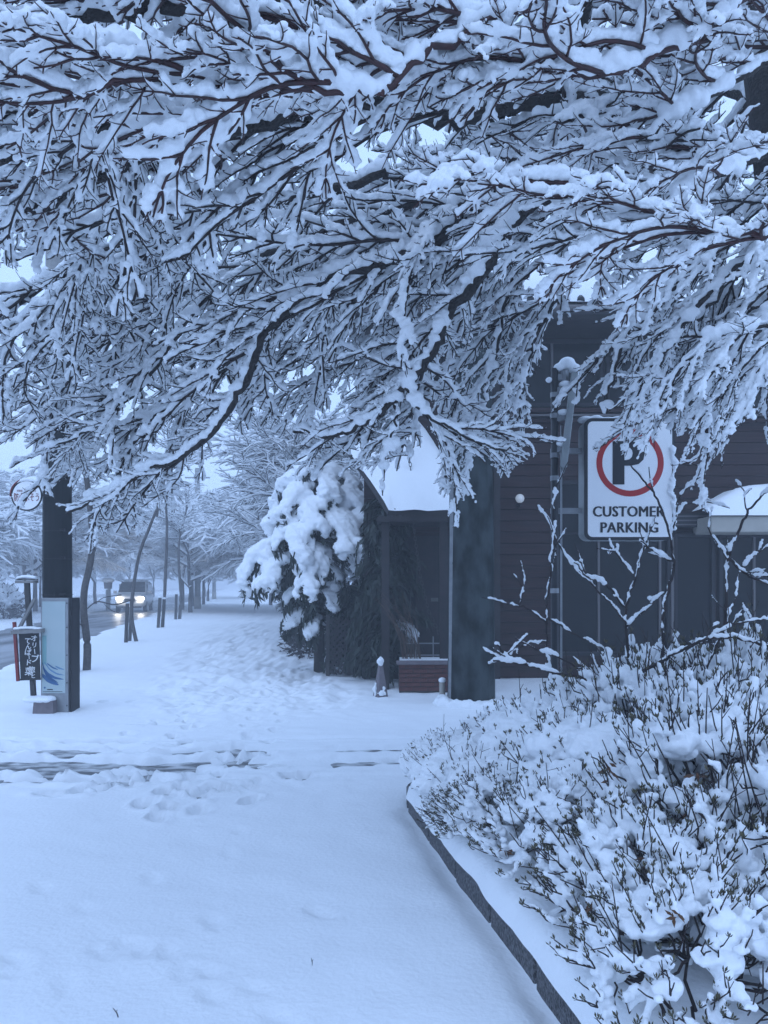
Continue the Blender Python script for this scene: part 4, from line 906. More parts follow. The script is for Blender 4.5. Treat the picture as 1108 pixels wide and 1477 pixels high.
# the boughs past the first 300 (smaller in the picture or above it) are one part of kind stuff
def scatter(name, which, parent):
    col = bpy.data.collections.new(name+'_kinds'); keys = [(k, i) for k in SPR for i in range(len(SPR[k]))]
    for n_, (k, i) in enumerate(keys):
        o = bpy.data.objects.new('bough_kind_%02d' % n_+which[:1], SPR[k][i][0 if which == 'twigs' else 1]); col.objects.link(o)
    me = bpy.data.meshes.new(name); me.from_pydata([tuple(q[0]-T0) for q in REST], [], [])
    rr = random.Random(4); rot, scl, ix = [], [], []
    for (p, y, s, k, vi) in REST: rot += [rr.uniform(-.25, .25), rr.uniform(-.08, .08), y]; scl += [s, s*rr.choice((-1, 1)), s]; ix.append(keys.index((k, vi)))
    me.attributes.new('rot', 'FLOAT_VECTOR', 'POINT').data.foreach_set('vector', rot); me.attributes.new('scl', 'FLOAT_VECTOR', 'POINT').data.foreach_set('vector', scl); me.attributes.new('ix', 'INT', 'POINT').data.foreach_set('value', ix)
    g = bpy.data.node_groups.new(name, 'GeometryNodeTree'); g.interface.new_socket('Geometry', in_out='INPUT', socket_type='NodeSocketGeometry'); g.interface.new_socket('Geometry', in_out='OUTPUT', socket_type='NodeSocketGeometry')
    N = g.nodes.new; gi, go = N('NodeGroupInput'), N('NodeGroupOutput'); ip = N('GeometryNodeInstanceOnPoints'); ci = N('GeometryNodeCollectionInfo'); ci.inputs['Collection'].default_value = col; ci.inputs['Separate Children'].default_value = True; ci.inputs['Reset Children'].default_value = True
    ip.inputs['Pick Instance'].default_value = True
    def att(nm, ty):
        a_ = N('GeometryNodeInputNamedAttribute'); a_.data_type = ty; a_.inputs['Name'].default_value = nm; return a_.outputs['Attribute']
    e2r = N('FunctionNodeEulerToRotation'); K = g.links.new
    K(gi.outputs[0], ip.inputs['Points']); K(ci.outputs[0], ip.inputs['Instance']); K(att('ix', 'INT'), ip.inputs['Instance Index']); K(att('rot', 'FLOAT_VECTOR'), e2r.inputs[0]); K(e2r.outputs[0], ip.inputs['Rotation']); K(att('scl', 'FLOAT_VECTOR'), ip.inputs['Scale']); K(ip.outputs[0], go.inputs[0])
    o = link(name, me, parent); m_ = o.modifiers.new('boughs', 'NODES'); m_.node_group = g; o['kind'] = 'stuff'; return o
fb_ = scatter('fine_branches', 'twigs', tree); scatter('fine_branches_snow', 'snow', fb_)
print('REST', len(REST))

# ------------------------------------------------------------------ azalea shrubs in the planter
def shrub_mesh(seed, Rr, H, ntip, cover, leafy=.55):
    rng = random.Random(seed); nr = np.random.RandomState(seed); st = MB(); sn = MB(); lf = MB(); dl = MB()
    def dome(k, lo=-.12):
        out = []
        while len(out) < k:
            v = nr.normal(0, 1, 3); v /= np.linalg.norm(v)
            if v[2] < lo: continue
            out.append(v)
        return np.array(out)
    dirs = dome(ntip); tips = dirs*np.array([Rr, Rr, H*.62])*nr.uniform(.82, 1.08, (ntip, 1))+[0, 0, H*.36]
    prim = dome(9, .05)*np.array([Rr*.42, Rr*.42, H*.34])+[0, 0, H*.22]
    sec = dome(38, -.1)*np.array([Rr*.72, Rr*.72, H*.50])+[0, 0, H*.33]
    def wav(a, b, n, amp, sag=0):
        t = np.linspace(0, 1, n)[:, None]; p = a*(1-t)+b*t; p[1:-1] += nr.normal(0, amp, (n-2, 3)); p[:, 2] -= sag*4*(t[:, 0]*(1-t[:, 0])); return p
    for q in prim: st.tube(wav(np.array([rng.gauss(0, .04), rng.gauss(0, .04), -.02]), q, 5, .012, .02), np.linspace(.010, .0065, 5), 5)
    for q in sec:
        b = prim[np.argmin(np.linalg.norm(prim-q*[.6, .6, .8], axis=1))]; st.tube(wav(b, q, 5, .012, .02), np.linspace(.0065, .0042, 5), 5)
    for i, q in enumerate(tips):
        b = sec[np.argmin(np.linalg.norm(sec-q*[.8, .8, .85], axis=1))]; pts = wav(b, q, 5, .008, .015); st.tube(pts, np.linspace(.0046, .0028, 5), 4)
        ends = [pts[-1]]; out = nrm(q-[0, 0, H*.2])
        for k in range(rng.choice((1, 2, 2, 3))):
            base = pts[-2]*(.4)+pts[-1]*.6 if k else pts[-1]; d = nrm(out+nr.normal(0, .42, 3)+[0, 0, .45]); e = base+d*rng.uniform(.04, .095)
            st.tube(np.array([base, (base+e)/2+nr.normal(0, .004, 3), e]), [.0030, .0026, .0022], 4); ends.append(e)
        if rng.random() < leafy:
            for e in ends[1:]:
                n = rng.choice((4, 5, 6)); ax = nrm(out*.5+[0, 0, .9]+nr.normal(0, .2, 3)); s1 = nrm(np.cross(ax, [.3, .9, .1])); s2 = np.cross(ax, s1)
                a0 = rng.random()*6
                for k in range(n):
                    a = a0+k*2*math.pi/n; rad_ = s1*math.cos(a)+s2*math.sin(a); L = rng.uniform(.016, .030); d = nrm(ax*rng.uniform(.7, 1.3)+rad_*.62); w = np.cross(d, rad_); w = nrm(w)*L*.17
                    m = e+d*L*.55+rad_*.002; lf.add([e, m+w, e+d*L, m-w], [(0, 1, 2, 3)])
        # snow resting just inside the shell, heavier towards the top
        up = max(0, dirs[i][2])
        if rng.random() < min(1, cover*(.75+.4*up)):
            w = rng.uniform(.010, .018)*(1+.3*up); t2 = np.linspace(1, 4, 7); qq = np.stack([np.interp(t2, range(5), pts[:, c]) for c in range(3)], 1); ww = w*np.array([.7, 1, 1.15, 1.2, 1.1, .9, .55])*nr.uniform(.8, 1.25, 7)
            sn.tube(qq, ww, 7, lift=ww*.75)
            for e in ends[1:]:
                if rng.random() < .6: sn.tube(np.array([pts[-1], (pts[-1]+e)/2, pts[-1]*.25+e*.75]), [w*.8, w*.85, w*.4], 6, lift=[w*.6, w*.6, w*.3])
        if rng.random() < cover*(.30+.65*up):
            r = rng.uniform(.020, .040)*(1+.35*up*cover); c = b*.30+pts[-1]*.70-out*.015
            sn.ell(c, (r*rng.uniform(.9, 1.6), r*rng.uniform(.9, 1.6), r*.75), 9, 7)
    for q in sec:
        if q[2] > H*.38 and rng.random() < cover: r = rng.uniform(.035, .062); sn.ell(q+[0, 0, .015], (r*1.25, r*1.2, r*.75), 10, 7)
    if cover > 1:           # a thick cap over the whole crown
        for k in range(int(260*(cover-1))+10):
            v = dome(1, .12)[0]; r = rng.uniform(.07, .12); sn.ell(v*np.array([Rr, Rr, H*.6])*rng.uniform(.72, .92)+[0, 0, H*.36], (r*1.3, r*1.2, r*.8), 10, 7)
    for k in range(32 if cover < 1 else 14):      # straight bare shoots standing out of the snow
        v = dome(1, .0)[0]; a = v*np.array([Rr, Rr, H*.62])*.72+[0, 0, H*.36]; d = nrm(v*.8+nr.normal(0, .3, 3)+[0, 0, .7]); L = rng.uniform(.16, .34)
        q = np.array([a, a+d*L*.5+nr.normal(0, .006, 3), a+d*L]); st.tube(q, [.0032, .0028, .0018], 4)
        for j in range(rng.choice((0, 1, 1, 2))):
            b = q[1]+(q[2]-q[1])*rng.random(); d2 = nrm(d+nr.normal(0, .5, 3)); st.tube(np.array([b, b+d2*rng.uniform(.03, .08)]), [.002, .0014], 4)
    for k in range(2+(seed % 3)):
        c = tips[rng.randrange(ntip)]
        for j in range(9):
            d = nrm(nr.normal(0, 1, 3)+[0, 0, -.6]); w = nrm(np.cross(d, nr.normal(0, 1, 3)))*.007; b = c+nr.normal(0, .012, 3); dl.add([b, b+d*.022+w, b+d*.045, b+d*.022-w], [(0, 1, 2, 3)])
    return st.mesh('stems', M['twig_dark'], True), rough(remesh(sn, 'snow', M['snow'], .0088, 2), .016, 30, seed), lf.mesh('leaf_tips', M['leaf']), dl.mesh('dead_leaves', M['deadleaf'])
SHV = [shrub_mesh(11, .5, .62, 230, .9, .75), shrub_mesh(23, .5, .66, 190, 1.0), shrub_mesh(37, .5, .66, 160, 1.2, .35), shrub_mesh(41, .5, .70, 200, .85), shrub_mesh(59, .5, .70, 120, 1.36, .15)]
SHR = [  # x, y, variant, scale, zscale, turn, label
 (1.12, 2.50, 0, .82, 1.0, 3.4, 'azalea at the very bottom right whose stems leave the picture'),
 (1.22, 3.00, 0, 1.00, .95, .3, 'leafy-tipped azalea just above the bottom right corner'),
 (1.74, 2.95, 3, 1.05, 1.1, 1.9, 'azalea cut off by the right edge of the picture, nearest row'),
 (1.02, 3.72, 1, .90, .88, 2.2, 'azalea beside the kerb just behind the nearest corner shrub'),
 (1.62, 3.62, 3, 1.15, 1.1, 4.0, 'tall loose azalea at the right, behind the corner shrubs'),
 (.64, 4.50, 0, .62, .75, 1.3, 'small low azalea whose twigs droop over the kerb'),
 (.80, 4.20, 0, .82, .85, 5.1, 'azalea with brown leaves midway along the kerb'),
 (1.32, 4.32, 2, 1.1, 1.0, .9, 'snow-capped azalea in the middle of the bed'),
 (1.95, 4.30, 1, 1.2, 1.2, 3.3, 'azalea in the right middle of the bed under the bare saplings'),
 (.66, 4.86, 2, .80, .95, 2.7, 'rounded snow-loaded azalea overhanging the kerb corner'),
 (1.10, 4.98, 4, 1.05, 1.0, 1.1, 'azalea under a smooth thick snow cap behind the middle shrubs'),
 (1.70, 5.05, 3, 1.2, 1.15, 5.7, 'azalea at the back of the bed below the parking sign'),
 (2.40, 5.00, 0, 1.3, 1.3, 4.4, 'azalea at the back right of the bed by the picture edge'),
 (.52, 5.28, 4, .70, .92, .4, 'far end azalea buried under a smooth snow dome'),
 (.95, 5.45, 2, .85, 1.05, 3.9, 'azalea at the far end of the bed in front of the clad pole'),
 (1.50, 5.55, 4, 1.0, 1.15, 2.0, 'azalea at the far end of the bed in front of the sign post'),
 (2.10, 5.65, 1, 1.2, 1.35, .7, 'tallest azalea at the far right end of the bed'),
 (2.75, 5.55, 3, 1.2, 1.4, 5.0, 'azalea farthest right, touching the right picture edge at the back')]
for (x, y, v, s, sz, rz, lab) in SHR:
    x -= .05+(.05 if y < 4.6 else 0)
    t = thing('azalea_shrub', lab, 'shrub', (x, y, .13), rz, 'snow-covered azaleas in the kerbed bed')
    for nm, me_ in zip(('stems', 'snow', 'leaf_tips', 'dead_leaves'), SHV[v]):
        o = link(nm, me_, t); o.scale = (s, s, s*sz)
        if nm in ('leaf_tips', 'dead_leaves'): o['kind'] = 'stuff'

# ------------------------------------------------------------------ bare saplings rising out of the bed
def smooth_path(c, k=6):
    c = np.asarray(c, float); n = len(c); t = np.linspace(0, n-1, (n-1)*k+1); pts = []
    for tt in t:
        i = min(n-2, int(tt)); f = tt-i; p0 = c[max(0, i-1)]; p1 = c[i]; p2 = c[i+1]; p3 = c[min(n-1, i+2)]
        pts.append(.5*((2*p1)+(-p0+p2)*f+(2*p0-5*p1+4*p2-p3)*f*f+(-p0+3*p1-3*p2+p3)*f**3))
    return np.array(pts)
def sapling(lines, Yd, label, seed, twigs=10):
    rng = random.Random(seed); nr = np.random.RandomState(seed); base = P(*lines[0][0][0], Yd); base[2] = .15
    t = thing('sapling', label, 'sapling', tuple(base), group='bare saplings standing in the shrub bed'); st = MB(); sn = MB()
    def put(pts, r0, r1, sc=1.0, frac=.6):
        st.tube(pts, np.linspace(r0, r1, len(pts)), 6)
        i = 1
        while i < len(pts)-2:
            if rng.random() < frac*1.25:
                L = rng.randint(4, 9); q = pts[i:i+L+1]
                if len(q) > 2:
                    d = nrm(q[-1]-q[0]); steep = abs(d[2]); h = rng.uniform(.009, .020)*sc*(1-.35*steep)
                    w = h*np.sin(np.linspace(.5, 2.64, len(q)))*nr.uniform(.8, 1.25, len(q)); sn.tube(q, w, 7, sq=.95, lift=w*.55+.004)
                    if rng.random() < .45: c = q[len(q)//2]; sn.ell(c+[0, 0, h*.8], (h*1.5, h*1.2, h*1.1), 8, 6)
                i += L
            i += rng.randint(1, 3)
    allp = []
    for (pix, r0, r1, dy, frac) in lines:
        c = np.array([P(a, b, Yd+dy*k/max(1, len(pix)-1))-base for k, (a, b) in enumerate(pix)]); pts = smooth_path(c); pts[1:] += nr.normal(0, .004, pts[1:].shape)
        put(pts, r0*1.45, r1*1.5, 1.2, frac); allp.append(pts)
    for k in range(twigs):
        pts = allp[rng.randrange(len(allp))]; i = rng.randint(len(pts)//3, len(pts)-2); y, p = yawpitch(pts[i+1]-pts[i])
        q = curve(rng, pts[i], y+rng.choice((-1, 1))*rng.uniform(.5, 1.3), p*.6+rng.uniform(-.1, .6), rng.uniform(.10, .26), 6, rng.uniform(-.4, .4), rng.uniform(-.2, .4), .12); put(q, .0046, .003, .8, .7)
    st.build('stem', M['twig_dark'], t, smooth=True); link('snow', rough(remesh(sn, 'snow', M['snow'], .007, 2), .010, 40, seed), t)['kind'] = 'stuff'
sapling([(((912, 1010), (907, 950), (903, 900), (905, 870), (920, 820), (932, 780), (945, 745)), .011, .004, .1, .7), (((904, 900), (880, 870), (850, 840), (815, 800), (790, 752), (775, 730)), .006, .003, .3, .75),
         (((905, 880), (880, 850), (870, 842), (845, 830), (830, 810)), .005, .003, -.2, .8), (((903, 905), (930, 880), (958, 855)), .005, .003, .1, .9), (((915, 830), (890, 800), (880, 790)), .004, .003, .0, .8)], 5.5, 'slender bare sapling directly below the parking sign', 3, 12)
sapling([(((955, 1020), (956, 950), (958, 880), (970, 830), (971, 800), (962, 758), (945, 715), (925, 690), (910, 668)), .010, .003, -.1, .35), (((968, 790), (975, 740), (982, 715), (1000, 695), (1010, 680)), .005, .003, .1, .9),
         (((966, 770), (985, 730), (1008, 728), (1024, 724)), .004, .002, .2, .9), (((971, 810), (950, 800), (925, 780)), .005, .003, 0, .8)], 5.4, 'sapling whose thin stem crosses the right edge of the parking sign', 7, 8)
sapling([(((1046, 1040), (1046, 950), (1047, 880), (1050, 810), (1062, 775), (1078, 740), (1095, 720), (1120, 700)), .011, .004, .1, .5), (((1050, 810), (1036, 785), (1020, 760)), .005, .003, .1, .8),
         (((1051, 805), (1068, 822), (1090, 835), (1120, 850)), .008, .004, -.1, .95), (((1078, 740), (1074, 715), (1085, 705)), .004, .002, .1, .5), (((1070, 820), (1090, 800), (1115, 785)), .005, .003, .1, .95)], 5.4, 'sapling leaning up to the right picture edge by the bay canopy', 13, 10)
sapling([(((793, 1000), (790, 940), (788, 880), (793, 840), (798, 790), (800, 745), (800, 700)), .007, .003, 0, .85), (((790, 900), (765, 880), (735, 872)), .005, .003, 0, .95), (((792, 925), (760, 930), (735, 945)), .004, .002, 0, .8), (((789, 890), (830, 915), (860, 930), (890, 945)), .006, .003, 0, .85),
         (((750, 872), (755, 850), (760, 840)), .003, .002, 0, .9)], 5.6, 'snow-speckled sapling climbing in front of the black sign post', 17, 8)
sapling([(((868, 1030), (850, 985), (800, 970), (755, 958), (712, 952)), .009, .005, .0, .95), (((760, 958), (735, 950), (722, 935), (715, 925)), .005, .003, 0, .9), (((850, 985), (845, 970), (800, 945), (770, 938)), .005, .003, .2, .9), (((890, 1000), (870, 980), (850, 965)), .005, .003, 0, .9)], 5.2, 'low branch reaching left over the shrubs in front of the clad pole', 19, 8)
sapling([(((905, 1010), (920, 975), (960, 950), (1000, 930), (1030, 920), (1070, 922), (1120, 935)), .009, .006, -.2, .85), (((1010, 930), (1050, 905), (1090, 895), (1120, 892)), .005, .003, 0, .9), (((985, 1060), (1000, 1000), (1020, 960), (1045, 905), (1060, 870)), .009, .004, .1, .5),
         (((1085, 1050), (1095, 1000), (1090, 960), (1108, 930)), .012, .009, 0, .4), (((1060, 1050), (1064, 1000), (1080, 960)), .010, .006, 0, .4)], 5.0, 'tangle of arching bare stems at the right over the azaleas', 23, 12)

# ------------------------------------------------------------------ conifers by the porch
def conifer(seed, H, spread, nb, snowy, name, label, loc, side=None, zmin=.5, vox=.024, drop=1.0, weep=None):
    rng = random.Random(seed); nr = np.random.RandomState(seed)
    t = thing(name, label, 'tree', loc); mb = MB(); mb.tube([(0, 0, -.1), (.02, 0, H*.5), (0, .02, H*.97)], [.10, .07, .02], 8); mb.build('trunk', M['bark'], t, smooth=True)
    fo = MB(); sn = MB()
    for k in range(nb):
        z = zmin+(H-zmin)*(k+.5)/nb; f = (z-zmin)/(H-zmin); yaw = k*2.4+rng.uniform(-.3, .3)
        L = spread*((1-f*.62) if not weep else (.5 if z < weep else 1-.45*((z-weep)/(H-weep))**2))*rng.uniform(.75, 1.1)
        p = curve(rng, (0, 0, z), yaw, R(22), L, 10, rng.uniform(-.3, .3), -R(88)*drop, .04); fo.tube(p, np.linspace(.02, .005, 11), 4)
        hasn = rng.random() < snowy*(1 if f > .22 else .55)
        for i in range(1, 11):
            for j in range(15):
                a = rng.uniform(0, 6.28); y, pi_ = yawpitch(p[i]-p[i-1]); d = nrm(ypdir(y+rng.uniform(-1.2, 1.2), pi_-rng.uniform(.2, .9))); q = p[i-1]+(p[i]-p[i-1])*rng.random()+nr.normal(0, .05, 3); ll = rng.uniform(.10, .24)
                w = nrm(np.cross(d, nr.normal(0, 1, 3)))*rng.uniform(.008, .02); fo.add([q-w, q+w, q+d*ll*.6+w*1.4, q+d*ll, q+d*ll*.6-w*1.4], [(0, 1, 2, 3, 4)])
        if hasn:
            def tongue(q, w0, sq):
                tt = np.linspace(0, len(q)-1, 16); q = np.stack([np.interp(tt, range(len(q)), q[:, c]) for c in range(3)], 1)
                w = w0*np.sin(np.linspace(.35, 2.85, 16))**.7*(1+.25*np.sin(np.linspace(0, rng.uniform(4, 9), 16)+rng.random()*6)); q = q+nr.normal(0, w0*.04, q.shape); sn.tube(q, w, 12, sq=sq, lift=w*sq*.7)
            w0 = rng.uniform(.15, .235)*(.75+.35*f)*(L/spread*.6+.55); tongue(p[1:], w0*1.1, .48)
            for m_ in range(rng.choice((3, 4, 5))):
                i = rng.randint(3, 8); y, pi_ = yawpitch(p[i]-p[i-1]); q = curve(rng, p[i], y+rng.choice((-1, 1))*rng.uniform(.5, 1.0), pi_*.5-.2, L*rng.uniform(.25, .45), 5, 0, -1.0, .05); tongue(q, w0*.8, .5)
                for j in range(40):
                    b_ = q[rng.randrange(6)]; d = nrm(nr.normal(0, .6, 3)+[0, 0, -1]); ll = rng.uniform(.08, .2); w = nrm(np.cross(d, nr.normal(0, 1, 3)))*rng.uniform(.008, .018); fo.add([b_-w, b_+w, b_+d*ll*.6+w*1.4, b_+d*ll, b_+d*ll*.6-w*1.4], [(0, 1, 2, 3, 4)])
    fo.build('foliage', M['needle'], t)
    if sn.n: link('snow', rough(remesh(sn, 'snow', M['snow'], vox, 3), .03, 14, seed), t)['kind'] = 'stuff'
conifer(5, 3.75, 1.6, 50, .97, 'conifer', 'conifer bowed under heavy white snow at the corner of the porch', (P(460, 0, 13.9)[0], 13.9, 0), zmin=.8, drop=1.0, weep=2.0)
conifer(9, 3.0, .85, 40, .10, 'dark_evergreen', 'dark evergreen with little snow in the shade of the porch', (P(558, 0, 12.5)[0], 12.5, 0), zmin=.2, drop=.8)
conifer(15, 1.55, .62, 22, 0, 'dark_evergreen', 'low dark evergreen behind the lattice fence', (P(505, 0, 13.5)[0], 13.6, 0), zmin=.2, drop=.9)

# ------------------------------------------------------------------ deciduous trees fading into the fog
def gtree(seed, H, lev, spread, droop=0.0, nb=7, r0=.12, trunk=True, thick=1.0):
    rng = random.Random(seed); br = MB(); sn = MB(); tk = MB()
    def grow(p, yaw, pitch, L, r, l):
        n = 5 if l < 2 else 3
        pts = curve(rng, p, yaw, pitch, L, n, rng.uniform(-.4, .4), droop*(-.5 if l else -.1)+rng.uniform(-.15, .15), .10)
        (tk if l == 0 else br).tube(pts, np.linspace(r, r*.5, n+1), 7 if l == 0 else 4, cap=False)
        if l > 0: w = (r*.8+.011)*thick; sn.tube(pts, np.linspace(w, w*.6, n+1), 5, lift=np.linspace(w*.9, w*.6, n+1))
        if l >= lev: return
        k = nb if l < 2 else nb-1
        for i in range(k):
            t = (.35 if l == 0 else .2)+(.8 if l else .65)*(i+rng.random())/k; t = min(1, t); j = min(n-1, int(t*n)); q = pts[j]+(pts[j+1]-pts[j])*(t*n-j)
            y, pi_ = yawpitch(pts[j+1]-pts[j])
            if l == 0: y2, p2 = rng.uniform(0, 6.28), rng.uniform(.3, 1.0)
            else: y2, p2 = y+rng.choice((-1, 1))*rng.uniform(.4, 1.15), pi_*.8+rng.uniform(-.35, .45)
            grow(q, y2, p2, L*(rng.uniform(.42, .68) if l < 2 else rng.uniform(.32, .58))*(spread if l == 0 else 1), max(.007, r*.48), l+1)
    grow((0, 0, -.1), rng.uniform(0, 6), R(86), H*.6, r0, 0)
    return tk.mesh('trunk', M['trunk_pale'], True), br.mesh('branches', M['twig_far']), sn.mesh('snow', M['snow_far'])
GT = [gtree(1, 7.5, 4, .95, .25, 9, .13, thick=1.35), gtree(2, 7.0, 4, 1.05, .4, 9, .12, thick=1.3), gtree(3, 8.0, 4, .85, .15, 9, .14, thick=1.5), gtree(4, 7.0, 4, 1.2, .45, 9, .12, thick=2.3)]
def place_tree(s, u, v, sc, rz, label, z=0, lean=(0, 0)):
    x, y = W(s, u); t = thing('street_tree', label, 'tree', (x, y, z), rz, 'snowy trees fading into the fog'); t.rotation_euler = (lean[0], lean[1], rz)
    for nm, me_ in zip(('trunk', 'crown', 'crown_snow'), GT[v]):
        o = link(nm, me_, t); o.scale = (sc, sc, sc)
for (s, u, v, sc, rz, lab) in ((2.9, 18.2, 1, .9, 2.6, 'dense snowy tree crown rising right above the conifer'), (1.9, 21.5, 1, .95, .5, 'snowy tree just behind the conifer, arching over the walk'), (2.6, 24.5, 0, .9, 2.1, 'second snowy tree on the right of the walk behind the conifer'),
    (2.4, 30, 0, .95, 4.0, 'third tree on the right side of the walk, white with snow'), (3.0, 37, 2, 1.0, 1.0, 'pale tree farther along the right of the walk before the dark hedge ends'),
    (2.6, 46, 1, 1.05, 5.2, 'faint tree near the end of the visible right side of the walk'), (2.4, 58, 0, 1.1, 3.1, 'faintest tree closing the right side of the walk in the fog'),
    (-2.6, 44, 0, .95, .2, 'snowy street tree next to the nearer foggy utility pole'), (-2.7, 52, 1, .95, 1.7, 'snowy street tree just past the farther foggy utility pole'), (-2.6, 61, 2, .95, 3.6, 'distant snowy street tree in line with the foggy poles'),
    (-2.7, 72, 0, 1.0, 2.6, 'most distant street tree of the row by the walk'),
    (-20, 34, 3, 1.0, 0.7, 'dense white tree across the street at the left picture edge'), (-16.5, 44, 3, .95, 2.9, 'dense white tree across the street left of the near pole'), (-24, 42, 0, 1.0, 4.9, 'tall pale tree behind the dense white ones across the street'),
    (-13.5, 57, 3, .85, 3.7, 'white tree across the street just right of the near pole'), (-14.5, 70, 1, .95, .4, 'pale slender tree farther across the street, left of the minivan'), (-11.5, 84, 2, .95, 5.5, 'ghostly tree far down the street behind the minivan'),
    (-12.8, 36, 3, 1.15, 4.1, 'broad white tree across the street behind the round sign'), (-11.4, 47, 3, 1.2, .8, 'tall white tree across the street right behind the near pole'), (-13.4, 53, 0, 1.25, 5.9, 'tall fine-branched tree across the street between the white ones'),
    (-10.9, 63, 3, 1.2, 2.5, 'tall white tree across the street above the minivan'), (-12.2, 78, 3, 1.3, 3.3, 'misty white tree across the street well behind the minivan'), (-9.6, 92, 0, 1.3, 1.9, 'misty tree leaning over the far end of the street'), (-2.5, 84, 3, 1.2, 5.0, 'misty white tree in line with the far poles'),
    (4.2, 52, 3, 1.2, .3, 'misty white tree behind the dark hedge'), (-9.7, 45, 0, 1.25, 1.2, 'tall snowy tree rising across the street to the left of the minivan'), (-3.4, 49, 3, 1.3, 3.8, 'tall white tree crown filling the gap left of the foggy pole'), (-3.2, 56, 3, 1.3, .4, 'tall white tree beyond the farther foggy pole'), (3.4, 27, 3, 1.25, 5.5, 'tall white tree standing behind the conifer on the right of the walk'), (3.2, 42, 3, 1.3, 1.6, 'tall white misty tree on the right near the end of the hedge'),
    (-19, 62, 3, 1.1, 1.3, 'big white tree deep in the fog across the street'), (-27, 55, 2, 1.1, 2.2, 'ghostly tall tree far left in the fog'), (-9.5, 105, 3, 1.0, .9, 'barely visible tree closing the street in the fog'), (-4, 98, 1, 1.1, 4.2, 'barely visible tree between the street and the walk'), (1.5, 92, 3, 1.1, 2.4, 'barely visible tree at the end of the walk')):
    place_tree(s, u, v, sc, rz, lab)

# young staked trees along the kerb
CRW = [gtree(31, 3.4, 3, 1.0, .35, 6, .05, thick=1.1), gtree(32, 3.0, 3, 1.0, .5, 6, .045, thick=1.1)]
def young(pix, Yd, dia, label, v, twigs=()):
    base = P(*pix[0], Yd); base[2] = 0; c = np.array([P(a, b, Yd) for a, b in pix])-base; c[0][2] = -.05; pts = smooth_path(c)
    t = thing('young_tree', label, 'tree', tuple(base), group='young staked trees along the kerb')
    mb = MB(); mb.tube(pts, np.linspace(dia/2, dia*.33, len(pts)), 8); mb.build('trunk', M['trunk_pale'], t, smooth=True)
    for nm, me_ in zip(('leader', 'crown', 'crown_snow'), CRW[v]):
        o = link(nm, me_, t); o.location = pts[-1]-np.array([0, 0, .1])
    if twigs:
        mb = MB()
        for (line, r) in twigs: mb.tube(smooth_path([P(a, b, Yd-.3*k)-base for k, (a, b) in enumerate(line)]), r, 4)
        mb.build('low_twig', M['twig_far'], t)
young([(125, 966), (126, 930), (121, 885), (122, 850), (131, 808), (133, 770), (128, 715), (122, 660)], 14.3, .155, 'nearest young tree with a kinked dark trunk beside the near pole', 0,
      [(((124, 880), (140, 868), (165, 872), (188, 866)), .012), (((140, 869), (150, 862), (175, 858)), .008), (((150, 871), (160, 880), (172, 884)), .007), (((122, 905), (108, 895), (98, 892)), .012)])
young([(197, 924), (190, 890), (192, 852), (201, 800), (214, 765), (226, 735)], 21.5, .115, 'young tree whose thin trunk leans right in front of the minivan', 1)
young([(234, 905), (237, 868), (240, 800), (241, 762), (239, 720)], 28.2, .135, 'straight young tree with two stakes between minivan and foggy pole', 0)
young([(259, 892.5), (261, 860), (258, 815), (258, 780)], 35.2, .16, 'farthest staked young tree just left of the foggy pole', 1)
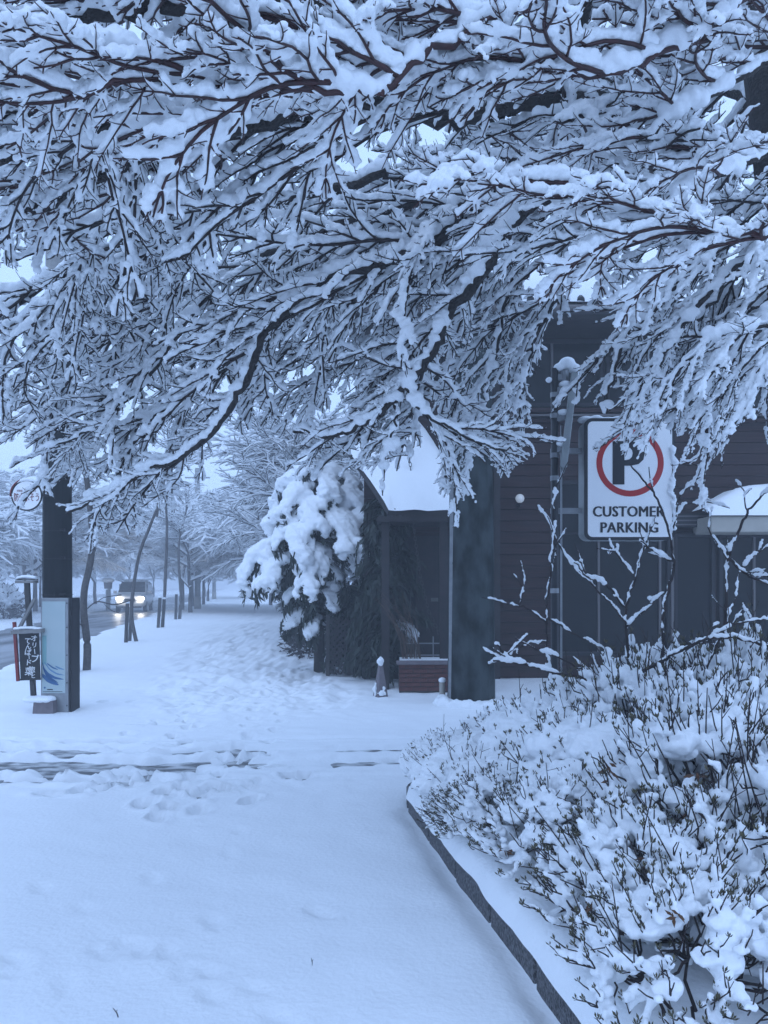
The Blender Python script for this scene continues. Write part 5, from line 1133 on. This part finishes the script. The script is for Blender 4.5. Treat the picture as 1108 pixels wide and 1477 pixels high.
# hedge and low bushes
def bush(name, label, cat, pts, sx_, seed, n, m, snowf, vox=.05):
    rng = random.Random(seed); nr = np.random.RandomState(seed); L0 = np.array(pts[0]); fo = MB(); sn = MB(); t = thing(name, label, cat, tuple(L0))
    for p in pts:
        c = np.array(p)-L0
        for k in range(n):
            v = nr.normal(0, 1, 3); v /= np.linalg.norm(v); v[2] = abs(v[2])*1.0; q = c+v*np.array(sx_)*rng.uniform(.6, 1.05); d = nrm(v+nr.normal(0, .6, 3)); w = nrm(np.cross(d, nr.normal(0, 1, 3)))*.035*sx_[0]; ll = .22*sx_[0]
            fo.add([q-w, q+w, q+d*ll], [(0, 1, 2)])
            if v[2] > .45 and rng.random() < snowf: r = rng.uniform(.06, .12)*sx_[0]*1.3; sn.ell(q+[0, 0, .02], (r*1.3, r*1.3, r*.6), 8, 6)
    mb = MB(); mb.tube([(0, 0, 0), (0, 0, sx_[2]*.6)], .03, 6); mb.build('stem', M['bark'], t)
    fo.build('foliage', m, t)
    if sn.n: link('snow', remesh(sn, 'snow', M['snow'], vox, 2), t)['kind'] = 'stuff'
bush('hedge', 'tall dark clipped hedge along the right side of the foggy walk', 'hedge', [(*W(3.4, u), 0) for u in (25, 27.5, 30, 32.5, 35, 37.5, 40, 43, 46)], (1.1, 1.6, 2.7), 4, 900, M['needle'], .08, .07)
bush('bare_bush', 'grey twiggy bush between the walk and the snowy conifer', 'bush', [(*W(1.9, 17.2), 0), (*W(1.8, 18.4), 0), (*W(2.0, 20.0), 0)], (.75, .9, 1.25), 6, 900, M['twig_far'], .08, .04)
bush('verge_bush', 'low snow-dusted bush across the street behind the near tree trunk', 'bush', [(*W(-10.6, 38), 0), (*W(-11.2, 39.2), 0)], (1.0, 1.0, 1.6), 8, 700, M['twig_far'], .5, .06)
# two bare twigs lying in the foreground snow
for (a, b, lab, tip) in ((450, 1394, 'tiny upright twig poking out of the foreground snow', (449, 1382)), (172, 1468, 'short twig lying in the snow at the bottom left', (163, 1454))):
    g = G(a, b); t = P(*tip, g[1])-g; mb = MB(); mb.tube([(0, 0, -.01), t*.5+[.003, 0, 0], t], [.0022, .002, .0012], 5); mb.tube([t*.6, t*.6+[.008, .0, .008]], .0012, 4); o = mb.build('fallen_twig', M['twig_dark']); o.location = g; tag(o, lab, 'twig', 'twigs in the foreground snow')
HAZE = 0.0074

# ------------------------------------------------------------------ fog
hb = MB(); hb.box((0, 185, 5.9), (860, 500, 13.8))
haze = hb.build('haze', None); haze.data.materials.clear()
hm = bpy.data.materials.new('haze'); hm.use_nodes = True; hn = hm.node_tree; hn.nodes.clear()
ho = hn.nodes.new('ShaderNodeOutputMaterial'); hv = hn.nodes.new('ShaderNodeVolumePrincipled')
hv.inputs['Color'].default_value = (0.80, 0.82, 0.86, 1); hv.inputs['Density'].default_value = HAZE; hv.inputs['Anisotropy'].default_value = 0.2
hn.links.new(hv.outputs[0], ho.inputs['Volume']); haze.data.materials.append(hm)
tag(haze, 'thin cold fog filling the street', 'fog', kind='stuff')
